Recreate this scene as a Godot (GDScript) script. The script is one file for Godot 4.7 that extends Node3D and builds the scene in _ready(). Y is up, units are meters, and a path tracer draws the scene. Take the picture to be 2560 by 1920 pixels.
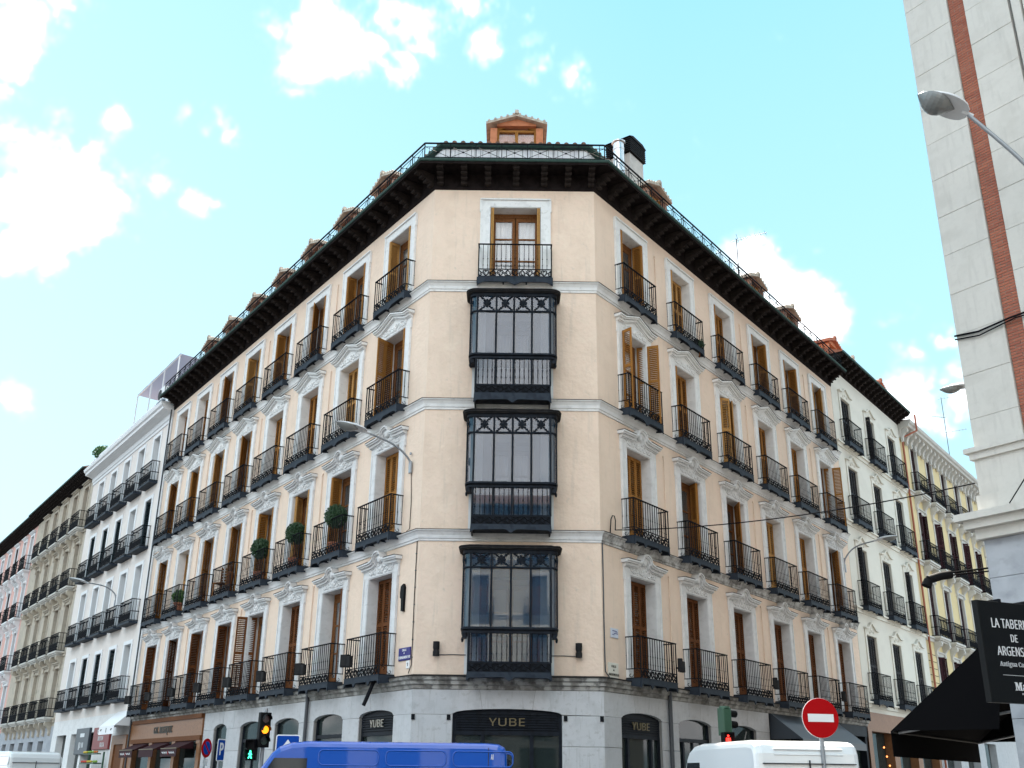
extends Node3D
# A corner block of flats seen from the street: a chamfered corner, two long fronts, neighbours, vans and signs.

const D := -27.0                      # the chamfered face lies 27 m from the camera
const HALF := 2.44                    # half its width
var al := deg_to_rad(34.71)           # turn of the front that runs back along the first street
var ar := deg_to_rad(36.61)           # turn of the front that runs back along the second street
var FL: Transform3D                   # frames of the three fronts: x to the viewer's right, y up, z outwards
var FR: Transform3D
var FC: Transform3D
var M := {}
var cache := {}
var names := {}
var rng := RandomNumberGenerator.new()

# ------------------------------------------------------------------ shapes
func surf() -> SurfaceTool:
	var st := SurfaceTool.new()
	st.begin(Mesh.PRIMITIVE_TRIANGLES)
	return st

func tri(st: SurfaceTool, a: Vector3, b: Vector3, c: Vector3) -> void:
	var n := (c - a).cross(b - a).normalized()
	for v in [a, b, c]:
		st.set_normal(n)
		st.add_vertex(v)

func smooth(st: SurfaceTool, a: Array, b: Array, c: Array) -> void:
	# corners with normals; turned so that the face looks the way of its normals
	var n: Vector3 = (c[0] - a[0]).cross(b[0] - a[0])
	var flip: bool = n.dot(a[1] + b[1] + c[1]) < 0.0
	for v in ([a, c, b] if flip else [a, b, c]):
		st.set_normal(v[1])
		st.add_vertex(v[0])

func quad(st: SurfaceTool, a: Vector3, b: Vector3, c: Vector3, d: Vector3) -> void:
	tri(st, a, b, c)
	tri(st, a, c, d)

func box(st: SurfaceTool, c: Vector3, s: Vector3, xf := Transform3D()) -> void:
	var h := s / 2.0
	var p := []
	for k in 8:
		p.append(xf * (c + Vector3(h.x if k & 1 else -h.x, h.y if k & 2 else -h.y, h.z if k & 4 else -h.z)))
	for f in [[6, 7, 5, 4], [3, 2, 0, 1], [7, 3, 1, 5], [2, 6, 4, 0], [2, 3, 7, 6], [4, 5, 1, 0]]:
		quad(st, p[f[0]], p[f[1]], p[f[2]], p[f[3]])

func span(st: SurfaceTool, x0: float, x1: float, y0: float, y1: float, z0: float, z1: float, xf := Transform3D()) -> void:
	box(st, Vector3((x0 + x1) / 2, (y0 + y1) / 2, (z0 + z1) / 2), Vector3(abs(x1 - x0), abs(y1 - y0), abs(z1 - z0)), xf)

func bevel_box(st: SurfaceTool, c: Vector3, s: Vector3, b: float, xf := Transform3D()) -> void:
	# a box whose front edges (z) are chamfered
	var h := s / 2.0
	var o := [Vector2(-h.x, h.y), Vector2(h.x, h.y), Vector2(h.x, -h.y), Vector2(-h.x, -h.y)]
	var i := [Vector2(-h.x + b, h.y - b), Vector2(h.x - b, h.y - b), Vector2(h.x - b, -h.y + b), Vector2(-h.x + b, -h.y + b)]
	var q := []
	for k in 4:
		q.append([xf * (c + Vector3(o[k].x, o[k].y, -h.z)), xf * (c + Vector3(o[k].x, o[k].y, h.z - b)), xf * (c + Vector3(i[k].x, i[k].y, h.z))])
	quad(st, q[0][2], q[1][2], q[2][2], q[3][2])
	for k in 4:
		var n := (k + 1) % 4
		quad(st, q[k][1], q[n][1], q[n][2], q[k][2])
		quad(st, q[k][0], q[n][0], q[n][1], q[k][1])

func prism(st: SurfaceTool, poly: PackedVector2Array, z0: float, z1: float, xf := Transform3D()) -> void:
	# an outline in x, y drawn out from z0 to z1
	var p := poly
	if Geometry2D.is_polygon_clockwise(p):
		p = p.duplicate()
		p.reverse()
	var ids := Geometry2D.triangulate_polygon(p)
	for k in range(0, ids.size(), 3):
		var a := p[ids[k]]
		var b := p[ids[k + 1]]
		var c := p[ids[k + 2]]
		if (b - a).cross(c - a) > 0:
			var t := b
			b = c
			c = t
		tri(st, xf * Vector3(a.x, a.y, z1), xf * Vector3(b.x, b.y, z1), xf * Vector3(c.x, c.y, z1))
		tri(st, xf * Vector3(a.x, a.y, z0), xf * Vector3(c.x, c.y, z0), xf * Vector3(b.x, b.y, z0))
	for k in p.size():
		var a := p[k]
		var b := p[(k + 1) % p.size()]
		quad(st, xf * Vector3(a.x, a.y, z1), xf * Vector3(b.x, b.y, z1), xf * Vector3(b.x, b.y, z0), xf * Vector3(a.x, a.y, z0))

func tube(st: SurfaceTool, pts: Array, r: float, sides := 6, r1 := -1.0, flat := 1.0) -> void:
	var n := pts.size()
	if n < 2:
		return
	var up := Vector3(0.13, 0.97, 0.21).normalized()
	var rings := []
	for k in n:
		var t: Vector3 = (pts[min(k + 1, n - 1)] - pts[max(k - 1, 0)]).normalized()
		if abs(t.dot(up)) > 0.95:
			up = Vector3(0.9, 0.1, 0.3).normalized()
		var s := t.cross(up).normalized()
		var u := s.cross(t).normalized()
		up = u
		var rad: float = r if r1 < 0 else lerp(r, r1, float(k) / (n - 1))
		var ring := []
		for j in sides:
			var w := TAU * j / sides
			ring.append([pts[k] + (s * cos(w) + u * sin(w) * flat) * rad, (s * cos(w) + u * sin(w)).normalized()])
		rings.append(ring)
	for k in n - 1:
		for j in sides:
			var j2 := (j + 1) % sides
			smooth(st, rings[k][j], rings[k + 1][j], rings[k + 1][j2])
			smooth(st, rings[k][j], rings[k + 1][j2], rings[k][j2])
	for e in [0, n - 1]:
		for j in range(1, sides - 1):
			tri(st, rings[e][0][0], rings[e][j][0], rings[e][j + 1][0])

func lathe(st: SurfaceTool, prof: Array, segs := 16, xf := Transform3D()) -> void:
	for k in prof.size() - 1:
		var a: Vector2 = prof[k]
		var b: Vector2 = prof[k + 1]
		var nn := Vector2(b.y - a.y, a.x - b.x).normalized()
		for j in segs:
			var w0 := TAU * j / segs
			var w1 := TAU * (j + 1) / segs
			var v := [Vector3(a.x * cos(w0), a.y, a.x * sin(w0)), Vector3(b.x * cos(w0), b.y, b.x * sin(w0)), Vector3(b.x * cos(w1), b.y, b.x * sin(w1)), Vector3(a.x * cos(w1), a.y, a.x * sin(w1))]
			var e := []
			for q in [[0, w0], [1, w0], [2, w1], [3, w1]]:
				e.append([xf * v[q[0]], (xf.basis.inverse().transposed() * Vector3(nn.x * cos(q[1]), nn.y, nn.x * sin(q[1]))).normalized()])
			if a.x + b.x > 0.0001:
				smooth(st, e[0], e[1], e[2])
				smooth(st, e[0], e[2], e[3])

func ball(st: SurfaceTool, c: Vector3, r: Vector3, segs := 8, rows := 5) -> void:
	var prof := []
	for k in rows + 1:
		var w := -PI / 2 + PI * k / rows
		prof.append(Vector2(cos(w), sin(w)))
	lathe(st, prof, segs, Transform3D(Basis.from_scale(r), c))

func sweep(st: SurfaceTool, prof: Array, lines: Array, only := -1) -> void:
	# prof: points (offset, y); lines: for an offset gives the plan points. Flat shaded.
	for k in prof.size() - 1:
		var a: Array = outline_at(lines, prof[k].x)
		var b: Array = outline_at(lines, prof[k + 1].x)
		for j in a.size() - 1:
			if only >= 0 and j != only:
				continue
			quad(st, Vector3(b[j].x, prof[k + 1].y, b[j].y), Vector3(b[j + 1].x, prof[k + 1].y, b[j + 1].y), Vector3(a[j + 1].x, prof[k].y, a[j + 1].y), Vector3(a[j].x, prof[k].y, a[j].y))

func outline_at(lines: Array, off: float) -> Array:
	# lines: plan points; normals lie to the outside of the run
	var out := []
	for k in lines.size():
		var n0 := Vector2.ZERO
		var n1 := Vector2.ZERO
		if k > 0:
			var d: Vector2 = (lines[k] - lines[k - 1]).normalized()
			n0 = Vector2(-d.y, d.x)
		if k < lines.size() - 1:
			var d: Vector2 = (lines[k + 1] - lines[k]).normalized()
			n1 = Vector2(-d.y, d.x)
		if k == 0:
			out.append(lines[k] + n1 * off)
		elif k == lines.size() - 1:
			out.append(lines[k] + n0 * off)
		else:
			out.append(lines[k] + (n0 + n1) * off / (1.0 + n0.dot(n1)))
	return out

func spiral(cx: float, cy: float, r0: float, r1: float, a0: float, a1: float, z: float, n := 14) -> Array:
	var pts := []
	for k in n + 1:
		var t := float(k) / n
		var r: float = lerp(r0, r1, t)
		var w: float = lerp(a0, a1, t)
		pts.append(Vector3(cx + r * cos(w), cy + r * sin(w), z))
	return pts

func wall_mesh(st: SurfaceTool, x0: float, x1: float, y0: float, y1: float, holes: Array, depth := 0.42) -> void:
	var xs := [x0, x1]
	var ys := [y0, y1]
	for h in holes:
		for v in [h[0], h[1]]:
			if v > x0 and v < x1 and not v in xs:
				xs.append(v)
		for v in [h[2], h[3]]:
			if v > y0 and v < y1 and not v in ys:
				ys.append(v)
	xs.sort()
	ys.sort()
	for j in ys.size() - 1:
		for i in xs.size() - 1:
			var c := Vector2((xs[i] + xs[i + 1]) / 2, (ys[j] + ys[j + 1]) / 2)
			var open := false
			for h in holes:
				if c.x > h[0] and c.x < h[1] and c.y > h[2] and c.y < h[3]:
					open = true
			if not open:
				quad(st, Vector3(xs[i], ys[j + 1], 0), Vector3(xs[i + 1], ys[j + 1], 0), Vector3(xs[i + 1], ys[j], 0), Vector3(xs[i], ys[j], 0))
	for h in holes:
		var a: float = h[0]
		var b: float = h[1]
		var lo: float = max(h[2], y0)
		var hi: float = min(h[3], y1)
		quad(st, Vector3(a, hi, 0), Vector3(a, lo, 0), Vector3(a, lo, -depth), Vector3(a, hi, -depth))
		quad(st, Vector3(b, lo, 0), Vector3(b, hi, 0), Vector3(b, hi, -depth), Vector3(b, lo, -depth))
		if hi < y1:
			quad(st, Vector3(b, hi, 0), Vector3(a, hi, 0), Vector3(a, hi, -depth), Vector3(b, hi, -depth))
		if lo > y0:
			quad(st, Vector3(a, lo, 0), Vector3(b, lo, 0), Vector3(b, lo, -depth), Vector3(a, lo, -depth))

# ------------------------------------------------------------------ nodes
func numbered(n: String) -> String:
	names[n] = names.get(n, 0) + 1
	return n if names[n] == 1 else "%s_%03d" % [n, names[n] - 1]

func thing(called: String, label: String, category: String, at := Vector3.ZERO, group := "", turn := 0.0) -> Node3D:
	var o := Node3D.new()
	o.name = numbered(called)
	add_child(o)
	o.position = at
	o.rotation.y = turn
	tag(o, label, category, group)
	return o

func tag(o: Node3D, label: String, category: String, group := "") -> void:
	o.set_meta("label", label)
	o.set_meta("category", category)
	if group:
		o.set_meta("group", group)

func put(parent: Node, called: String, mesh: Mesh, mat: Material, xf := Transform3D()) -> MeshInstance3D:
	var o := MeshInstance3D.new()
	o.name = called
	o.mesh = mesh
	o.material_override = mat
	o.transform = xf
	parent.add_child(o, true)
	return o

func structure(called: String, mesh: Mesh, mat: Material) -> MeshInstance3D:
	var o := put(self, called, mesh, mat)
	o.set_meta("kind", "structure")
	return o

func made(key: String, build: Callable) -> Mesh:
	if not cache.has(key):
		var st := surf()
		build.call(st)
		cache[key] = st.commit()
	return cache[key]

func fresh(build: Callable) -> Mesh:
	var st := surf()
	build.call(st)
	return st.commit()

func V(x: float, y: float, z: float) -> Vector3:
	return Vector3(x, y, z)

func T(x: float, y: float, z: float, turn := 0.0) -> Transform3D:
	return Transform3D(Basis(Vector3.UP, turn), Vector3(x, y, z))

func letters(txt: String, size: float, depth := 0.02, font := "Droid Sans", bold := false, italic := false) -> TextMesh:
	var f := SystemFont.new()
	f.font_names = PackedStringArray([font])
	if bold:
		f.font_weight = 700
	f.font_italic = italic
	var t := TextMesh.new()
	t.text = txt
	t.font = f
	t.font_size = 64
	t.pixel_size = size / 46.0        # size is about the height of the capitals
	t.depth = depth
	t.curve_step = 2.0
	return t

# ------------------------------------------------------------------ materials (colours are linear values)
func lin(r: float, g: float, b: float) -> Color:
	return Color(r, g, b).linear_to_srgb()

func plain(r: float, g: float, b: float, rough := 0.8, metal := 0.0, spec := 0.5) -> StandardMaterial3D:
	var m := StandardMaterial3D.new()
	m.albedo_color = lin(r, g, b)
	m.roughness = rough
	m.metallic = metal
	m.metallic_specular = spec
	return m

func noise_bytes(seed_: int, freq: float, oct: int, n := 512, kind := FastNoiseLite.TYPE_SIMPLEX_SMOOTH, warp := 0.0) -> PackedByteArray:
	var f := FastNoiseLite.new()
	f.seed = seed_
	f.noise_type = kind
	f.frequency = freq
	f.fractal_octaves = oct
	if warp > 0:
		f.domain_warp_enabled = true
		f.domain_warp_amplitude = warp
		f.domain_warp_frequency = freq
	var im := f.get_seamless_image(n, n)
	im.convert(Image.FORMAT_L8)
	return im.get_data()

func textured(mat: StandardMaterial3D, layers: Array, scale_: float, n := 512, relief := 0.0, relief_of := 0) -> StandardMaterial3D:
	# layers: [bytes, low, high, colour, strength]: where the noise passes from low to high the colour is mixed in. The first entry is the base colour.
	var base: Color = layers[0]
	var data := PackedByteArray()
	data.resize(n * n * 3)
	var luts := []
	for k in range(1, layers.size()):
		var l: Array = layers[k]
		var lut := PackedFloat32Array()
		lut.resize(256)
		for v in 256:
			lut[v] = smoothstep(l[1], l[2], v / 255.0) * l[4]
		luts.append([l[0], lut, l[3]])
	for i in n * n:
		var r := base.r
		var g := base.g
		var b := base.b
		for l in luts:
			var w: float = l[1][l[0][i]]
			var c: Color = l[2]
			r += (c.r - r) * w
			g += (c.g - g) * w
			b += (c.b - b) * w
		data[i * 3] = int(clampf(r, 0, 1) * 255)
		data[i * 3 + 1] = int(clampf(g, 0, 1) * 255)
		data[i * 3 + 2] = int(clampf(b, 0, 1) * 255)
	var im := Image.create_from_data(n, n, false, Image.FORMAT_RGB8, data)
	mat.albedo_color = Color.WHITE
	mat.albedo_texture = ImageTexture.create_from_image(im)
	mat.uv1_triplanar = true
	mat.uv1_world_triplanar = true
	mat.uv1_scale = Vector3.ONE * scale_
	if relief > 0:
		var b := PackedByteArray()
		b.resize(n * n * 4)
		var src: PackedByteArray = layers[relief_of + 1][0]
		for i in n * n:
			for c in 3:
				b[i * 4 + c] = src[i]
			b[i * 4 + 3] = 255
		var h := Image.create_from_data(n, n, false, Image.FORMAT_RGBA8, b)
		h.bump_map_to_normal_map(relief)
		mat.normal_enabled = true
		mat.normal_texture = ImageTexture.create_from_image(h)
	return mat

func make_materials() -> void:
	var fine := noise_bytes(3, 0.05, 4)
	var coarse := noise_bytes(7, 0.008, 5, 512, FastNoiseLite.TYPE_SIMPLEX_SMOOTH, 30.0)
	var blotch := noise_bytes(11, 0.018, 4, 512, FastNoiseLite.TYPE_SIMPLEX_SMOOTH, 20.0)
	var speck := noise_bytes(17, 0.22, 2)
	var cell := noise_bytes(23, 0.09, 2, 512, FastNoiseLite.TYPE_CELLULAR)
	var sf := FastNoiseLite.new()
	sf.seed = 41
	sf.noise_type = FastNoiseLite.TYPE_SIMPLEX_SMOOTH
	sf.frequency = 0.045
	sf.fractal_octaves = 4
	var si := sf.get_seamless_image(512, 40)
	si.resize(512, 512, Image.INTERPOLATE_CUBIC)
	si.convert(Image.FORMAT_L8)
	var streak := si.get_data()
	# render, stone and plaster
	M.plaster = textured(plain(1, 1, 1, 0.92, 0.0, 0.25), [lin(0.80, 0.637, 0.518), [coarse, 0.45, 0.8, lin(0.725, 0.57, 0.46), 0.5], [blotch, 0.62, 0.85, lin(0.82, 0.67, 0.55), 0.5], [fine, 0.6, 0.9, lin(0.67, 0.53, 0.43), 0.25], [streak, 0.62, 0.9, lin(0.55, 0.46, 0.39), 0.25], [blotch, 0.16, 0.02, lin(0.48, 0.43, 0.38), 0.4], [speck, 0.86, 0.95, lin(0.35, 0.27, 0.2), 0.25]], 0.21, 512, 1.2, 2)
	M.trim = textured(plain(1, 1, 1, 0.85, 0.0, 0.25), [lin(0.78, 0.78, 0.78), [coarse, 0.5, 0.85, lin(0.66, 0.66, 0.66), 0.7], [blotch, 0.68, 0.9, lin(0.5, 0.49, 0.47), 0.45], [speck, 0.8, 0.95, lin(0.45, 0.44, 0.43), 0.35]], 0.5, 512, 0.8, 1)
	M.trim_soot_and_shade = textured(plain(1, 1, 1, 0.85, 0.0, 0.25), [lin(0.62, 0.62, 0.62), [coarse, 0.38, 0.7, lin(0.30, 0.29, 0.28), 0.85], [blotch, 0.5, 0.8, lin(0.11, 0.105, 0.10), 0.8], [streak, 0.6, 0.85, lin(0.22, 0.21, 0.2), 0.6], [speck, 0.8, 0.95, lin(0.25, 0.24, 0.23), 0.35]], 0.42, 512, 0.8, 1)  # soot, with the shade under the balconies also painted into the tone
	M.dirty = textured(plain(1, 1, 1, 0.9), [lin(0.42, 0.41, 0.39), [coarse, 0.35, 0.7, lin(0.14, 0.13, 0.12), 0.85], [blotch, 0.45, 0.8, lin(0.08, 0.075, 0.07), 0.8], [speck, 0.7, 0.95, lin(0.5, 0.49, 0.47), 0.4]], 0.35, 512, 2.0, 1)
	M.trim_worn = textured(plain(1, 1, 1, 0.85, 0.0, 0.25), [lin(0.72, 0.72, 0.73), [coarse, 0.45, 0.85, lin(0.60, 0.598, 0.60), 0.7], [blotch, 0.62, 0.9, lin(0.48, 0.475, 0.47), 0.4], [speck, 0.8, 0.95, lin(0.3, 0.29, 0.28), 0.35]], 0.45, 512, 0.8, 1)
	M.granites = []
	for k in 3:
		var d := [1.0, 0.93, 1.06][k] as float
		M.granites.append(textured(plain(1, 1, 1, 0.75, 0.0, 0.3), [lin(0.50 * d, 0.505 * d, 0.525 * d), [coarse, 0.45, 0.85, lin(0.40 * d, 0.40 * d, 0.415 * d), 0.7], [speck, 0.55, 0.9, lin(0.30, 0.30, 0.31), 0.5], [blotch, 0.66, 0.9, lin(0.26, 0.255, 0.25), 0.45], [streak, 0.62, 0.85, lin(0.3, 0.295, 0.29), 0.4], [cell, 0.0, 0.25, lin(0.60, 0.60, 0.61), 0.35]], 0.45 + 0.06 * k, 512, 0.8, 1))
	M.granite = M.granites[0]
	M.joint = plain(0.24, 0.235, 0.23, 0.95)
	M.white_wall = textured(plain(1, 1, 1, 0.9), [lin(0.76, 0.70, 0.66), [coarse, 0.5, 0.85, lin(0.66, 0.59, 0.55), 0.6], [speck, 0.85, 0.95, lin(0.4, 0.38, 0.36), 0.3]], 0.2)
	M.beige_wall = textured(plain(1, 1, 1, 0.9), [lin(0.50, 0.44, 0.36), [coarse, 0.45, 0.8, lin(0.38, 0.335, 0.28), 0.7], [blotch, 0.6, 0.9, lin(0.28, 0.25, 0.21), 0.5]], 0.2)
	M.pink_wall = textured(plain(1, 1, 1, 0.9), [lin(0.70, 0.42, 0.37), [coarse, 0.5, 0.85, lin(0.60, 0.36, 0.31), 0.6]], 0.2)
	M.cream_wall = textured(plain(1, 1, 1, 0.9), [lin(0.70, 0.67, 0.60), [coarse, 0.45, 0.85, lin(0.60, 0.575, 0.515), 0.6], [speck, 0.86, 0.96, lin(0.35, 0.32, 0.28), 0.3]], 0.2)
	M.yellow_wall = textured(plain(1, 1, 1, 0.9), [lin(0.70, 0.56, 0.31), [coarse, 0.45, 0.85, lin(0.60, 0.475, 0.255), 0.6]], 0.2)
	M.cast_stone = textured(plain(1, 1, 1, 0.85), [lin(0.575, 0.555, 0.52), [coarse, 0.45, 0.85, lin(0.48, 0.46, 0.425), 0.6], [fine, 0.5, 0.9, lin(0.46, 0.44, 0.41), 0.3], [streak, 0.6, 0.85, lin(0.40, 0.385, 0.36), 0.4], [speck, 0.8, 0.95, lin(0.36, 0.34, 0.31), 0.35]], 0.3, 512, 0.8, 2)
	M.grey_render = textured(plain(1, 1, 1, 0.85), [lin(0.40, 0.42, 0.46), [coarse, 0.4, 0.8, lin(0.30, 0.32, 0.36), 0.8], [blotch, 0.55, 0.9, lin(0.24, 0.25, 0.28), 0.5]], 0.3)
	M.bricks = []
	for k in 4:
		M.bricks.append(textured(plain(1, 1, 1, 0.9), [lin(0.30 + 0.03 * k, 0.095 + 0.012 * k, 0.06 + 0.006 * k), [fine, 0.4, 0.9, lin(0.22, 0.07, 0.045), 0.7], [speck, 0.75, 0.95, lin(0.4, 0.2, 0.14), 0.5]], 0.9 + 0.2 * k, 512))
	M.mortar = plain(0.30, 0.24, 0.20, 0.95)
	# iron and metals
	M.iron = plain(0.012, 0.013, 0.016, 0.6, 0.0, 0.12)
	M.iron_blue = textured(plain(1, 1, 1, 0.6, 0.0, 0.2), [lin(0.032, 0.041, 0.056), [coarse, 0.4, 0.8, lin(0.02, 0.025, 0.035), 0.7], [speck, 0.75, 0.95, lin(0.07, 0.065, 0.06), 0.5]], 0.8)
	M.mirador = textured(plain(1, 1, 1, 0.5, 0.0, 0.2), [lin(0.014, 0.018, 0.026), [coarse, 0.4, 0.8, lin(0.009, 0.011, 0.015), 0.7]], 0.8)
	M.lead = textured(plain(1, 1, 1, 0.7, 0.0, 0.2), [lin(0.02, 0.02, 0.022), [coarse, 0.4, 0.8, lin(0.04, 0.037, 0.034), 0.6]], 0.9)
	M.copper = textured(plain(1, 1, 1, 0.65, 0.0, 0.25), [lin(0.045, 0.085, 0.075), [coarse, 0.4, 0.8, lin(0.03, 0.055, 0.05), 0.8], [speck, 0.7, 0.95, lin(0.12, 0.2, 0.17), 0.4]], 0.8)
	M.steel = plain(0.55, 0.55, 0.56, 0.25, 1.0)
	M.galv = plain(0.32, 0.34, 0.37, 0.45, 0.6)
	M.lamp_paint = plain(0.62, 0.63, 0.65, 0.4)
	M.lamp_bowl = plain(0.20, 0.21, 0.21, 0.12)
	M.pipe_red = plain(0.32, 0.09, 0.045, 0.6)
	M.pipe_dark = plain(0.06, 0.065, 0.075, 0.55)
	# timber
	M.eave = textured(plain(1, 1, 1, 0.85, 0.0, 0.15), [lin(0.017, 0.013, 0.013), [coarse, 0.4, 0.8, lin(0.009, 0.007, 0.007), 0.8], [speck, 0.7, 0.95, lin(0.05, 0.042, 0.04), 0.5]], 0.8)
	M.eave_tip = textured(plain(1, 1, 1, 0.8, 0.0, 0.2), [lin(0.03, 0.024, 0.022), [coarse, 0.4, 0.8, lin(0.014, 0.011, 0.011), 0.8], [speck, 0.65, 0.9, lin(0.085, 0.07, 0.065), 0.6]], 1.1)
	var grain := noise_bytes(31, 0.02, 4)
	M.honey = textured(plain(1, 1, 1, 0.6, 0.0, 0.2), [lin(0.35, 0.16, 0.042), [grain, 0.4, 0.8, lin(0.25, 0.11, 0.03), 0.8], [fine, 0.6, 0.9, lin(0.42, 0.21, 0.06), 0.5]], 1.3)
	M.honey_pale = textured(plain(1, 1, 1, 0.6, 0.0, 0.2), [lin(0.46, 0.25, 0.085), [grain, 0.4, 0.8, lin(0.37, 0.19, 0.06), 0.8], [fine, 0.6, 0.9, lin(0.52, 0.31, 0.12), 0.5]], 1.3)
	M.brown = textured(plain(1, 1, 1, 0.6, 0.0, 0.2), [lin(0.15, 0.056, 0.02), [grain, 0.4, 0.8, lin(0.10, 0.036, 0.013), 0.8], [fine, 0.6, 0.9, lin(0.19, 0.075, 0.027), 0.5]], 1.3)
	M.door_wood = textured(plain(1, 1, 1, 0.6, 0.0, 0.2), [lin(0.20, 0.085, 0.032), [grain, 0.4, 0.8, lin(0.14, 0.055, 0.02), 0.8]], 1.1)
	M.shop_wood = textured(plain(1, 1, 1, 0.5), [lin(0.24, 0.105, 0.042), [grain, 0.4, 0.8, lin(0.18, 0.075, 0.03), 0.8], [coarse, 0.5, 0.8, lin(0.27, 0.125, 0.055), 0.5]], 0.7)
	M.green_shutter = plain(0.035, 0.055, 0.065, 0.6, 0.0, 0.2)
	M.dark_shutter = plain(0.022, 0.022, 0.026, 0.6, 0.0, 0.2)
	M.maroon_shutter = plain(0.04, 0.014, 0.018, 0.6, 0.0, 0.2)
	M.white_paint = plain(0.76, 0.77, 0.79, 0.5)
	M.white_board = textured(plain(1, 1, 1, 0.7), [lin(0.72, 0.72, 0.75), [coarse, 0.4, 0.8, lin(0.6, 0.6, 0.64), 0.8]], 0.7)
	# glass
	var clear := func(r: float, g: float, b: float, alpha: float, spec := 0.6) -> StandardMaterial3D:
		var m := plain(r, g, b, 0.02, 0.0, spec)
		m.transparency = BaseMaterial3D.TRANSPARENCY_ALPHA
		m.albedo_color.a = alpha
		return m
	M.pane = clear.call(0.30, 0.36, 0.40, 0.10)
	M.shop_glass = clear.call(0.03, 0.042, 0.042, 0.62, 0.25)
	M.van_glass = plain(0.03, 0.035, 0.04, 0.05)
	M.glass = clear.call(0.022, 0.062, 0.115, 0.48)
	M.curtain = plain(0.66, 0.68, 0.70, 0.9)
	M.room = plain(0.34, 0.30, 0.26, 0.95)
	M.bay_grey = plain(0.21, 0.195, 0.185, 0.8)
	M.cable = plain(0.012, 0.012, 0.014, 0.95, 0.0, 0.1)
	var cn := plain(0.40, 0.44, 0.56, 0.9)
	cn.backlight_enabled = true
	cn.backlight = lin(0.05, 0.06, 0.085)
	M.canopy = cn
	# roofs
	M.tile = textured(plain(1, 1, 1, 0.9), [lin(0.24, 0.12, 0.085), [coarse, 0.4, 0.8, lin(0.13, 0.085, 0.065), 0.8], [speck, 0.55, 0.9, lin(0.32, 0.27, 0.22), 0.6]], 0.9)
	M.tile_red = textured(plain(1, 1, 1, 0.9), [lin(0.40, 0.15, 0.09), [coarse, 0.4, 0.8, lin(0.28, 0.11, 0.07), 0.8], [speck, 0.6, 0.9, lin(0.45, 0.28, 0.2), 0.5]], 0.9)
	M.tile_pale = textured(plain(1, 1, 1, 0.9), [lin(0.50, 0.44, 0.37), [coarse, 0.4, 0.8, lin(0.32, 0.26, 0.21), 0.8], [speck, 0.6, 0.9, lin(0.62, 0.58, 0.52), 0.5]], 0.9)
	M.dormer_wall = textured(plain(1, 1, 1, 0.9), [lin(0.52, 0.20, 0.10), [coarse, 0.4, 0.8, lin(0.44, 0.165, 0.08), 0.8]], 0.7)
	M.dormer_dark = textured(plain(1, 1, 1, 0.9), [lin(0.30, 0.16, 0.11), [coarse, 0.4, 0.8, lin(0.22, 0.12, 0.085), 0.8]], 0.7)
	M.chimney = textured(plain(1, 1, 1, 0.9), [lin(0.50, 0.48, 0.46), [coarse, 0.4, 0.8, lin(0.4, 0.38, 0.36), 0.8]], 0.6)
	# streets
	M.asphalt = textured(plain(1, 1, 1, 0.9), [lin(0.055, 0.055, 0.057), [coarse, 0.4, 0.8, lin(0.04, 0.04, 0.042), 0.8], [speck, 0.6, 0.9, lin(0.1, 0.1, 0.1), 0.5]], 0.5)
	M.paving = textured(plain(1, 1, 1, 0.85), [lin(0.36, 0.35, 0.33), [coarse, 0.4, 0.8, lin(0.28, 0.27, 0.26), 0.8]], 0.5)
	M.core = plain(0.28, 0.26, 0.24, 0.95)
	# signs, cloth, vehicles, plants
	M.black = plain(0.008, 0.008, 0.009, 0.6, 0.0, 0.2)
	M.black_cloth = plain(0.006, 0.006, 0.007, 0.95, 0.0, 0.1)
	M.sign_black = plain(0.008, 0.009, 0.010, 0.4, 0.0, 0.2)
	M.sign_blue = plain(0.006, 0.06, 0.34, 0.4, 0.0, 0.15)
	M.enamel_blue = plain(0.008, 0.010, 0.17, 0.3, 0.0, 0.3)
	M.sign_red = plain(0.42, 0.004, 0.007, 0.4, 0.0, 0.15)
	M.sign_white = plain(0.80, 0.80, 0.82, 0.4)
	M.gold = plain(0.15, 0.12, 0.065, 0.5, 0.3)
	M.letter_grey = plain(0.32, 0.30, 0.26, 0.4, 0.4)
	M.letter_dark = plain(0.035, 0.03, 0.02, 0.5)
	var vb := plain(0.004, 0.085, 0.46, 0.3, 0.0, 0.3)
	vb.clearcoat_enabled = true
	vb.clearcoat = 0.9
	vb.clearcoat_roughness = 0.03
	M.van_blue = vb
	var vw := plain(0.78, 0.80, 0.82, 0.3)
	vw.clearcoat_enabled = true
	vw.clearcoat = 0.7
	vw.clearcoat_roughness = 0.06
	M.van_white = vw
	M.rubber = plain(0.02, 0.02, 0.02, 0.8)
	M.seam = plain(0.03, 0.03, 0.035, 0.8)
	M.red_panel = plain(0.20, 0.022, 0.022, 0.5)
	M.slate_panel = plain(0.035, 0.045, 0.06, 0.45)
	M.signal_green = plain(0.03, 0.085, 0.05, 0.5)
	M.leaf = []
	for c in [[0.018, 0.055, 0.018], [0.03, 0.085, 0.022], [0.012, 0.035, 0.014], [0.05, 0.11, 0.03]]:
		var lf := plain(c[0], c[1], c[2], 0.6)
		lf.backlight_enabled = true
		lf.backlight = lin(c[0] * 0.6, c[1] * 0.6, c[2] * 0.4)
		M.leaf.append(lf)
	M.terracotta = plain(0.36, 0.13, 0.07, 0.85)

func glow(r: float, g: float, b: float, e: float) -> StandardMaterial3D:
	var m := plain(r * 0.3, g * 0.3, b * 0.3, 0.4)
	m.emission_enabled = true
	m.emission = lin(r, g, b)
	m.emission_energy_multiplier = e
	return m

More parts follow.
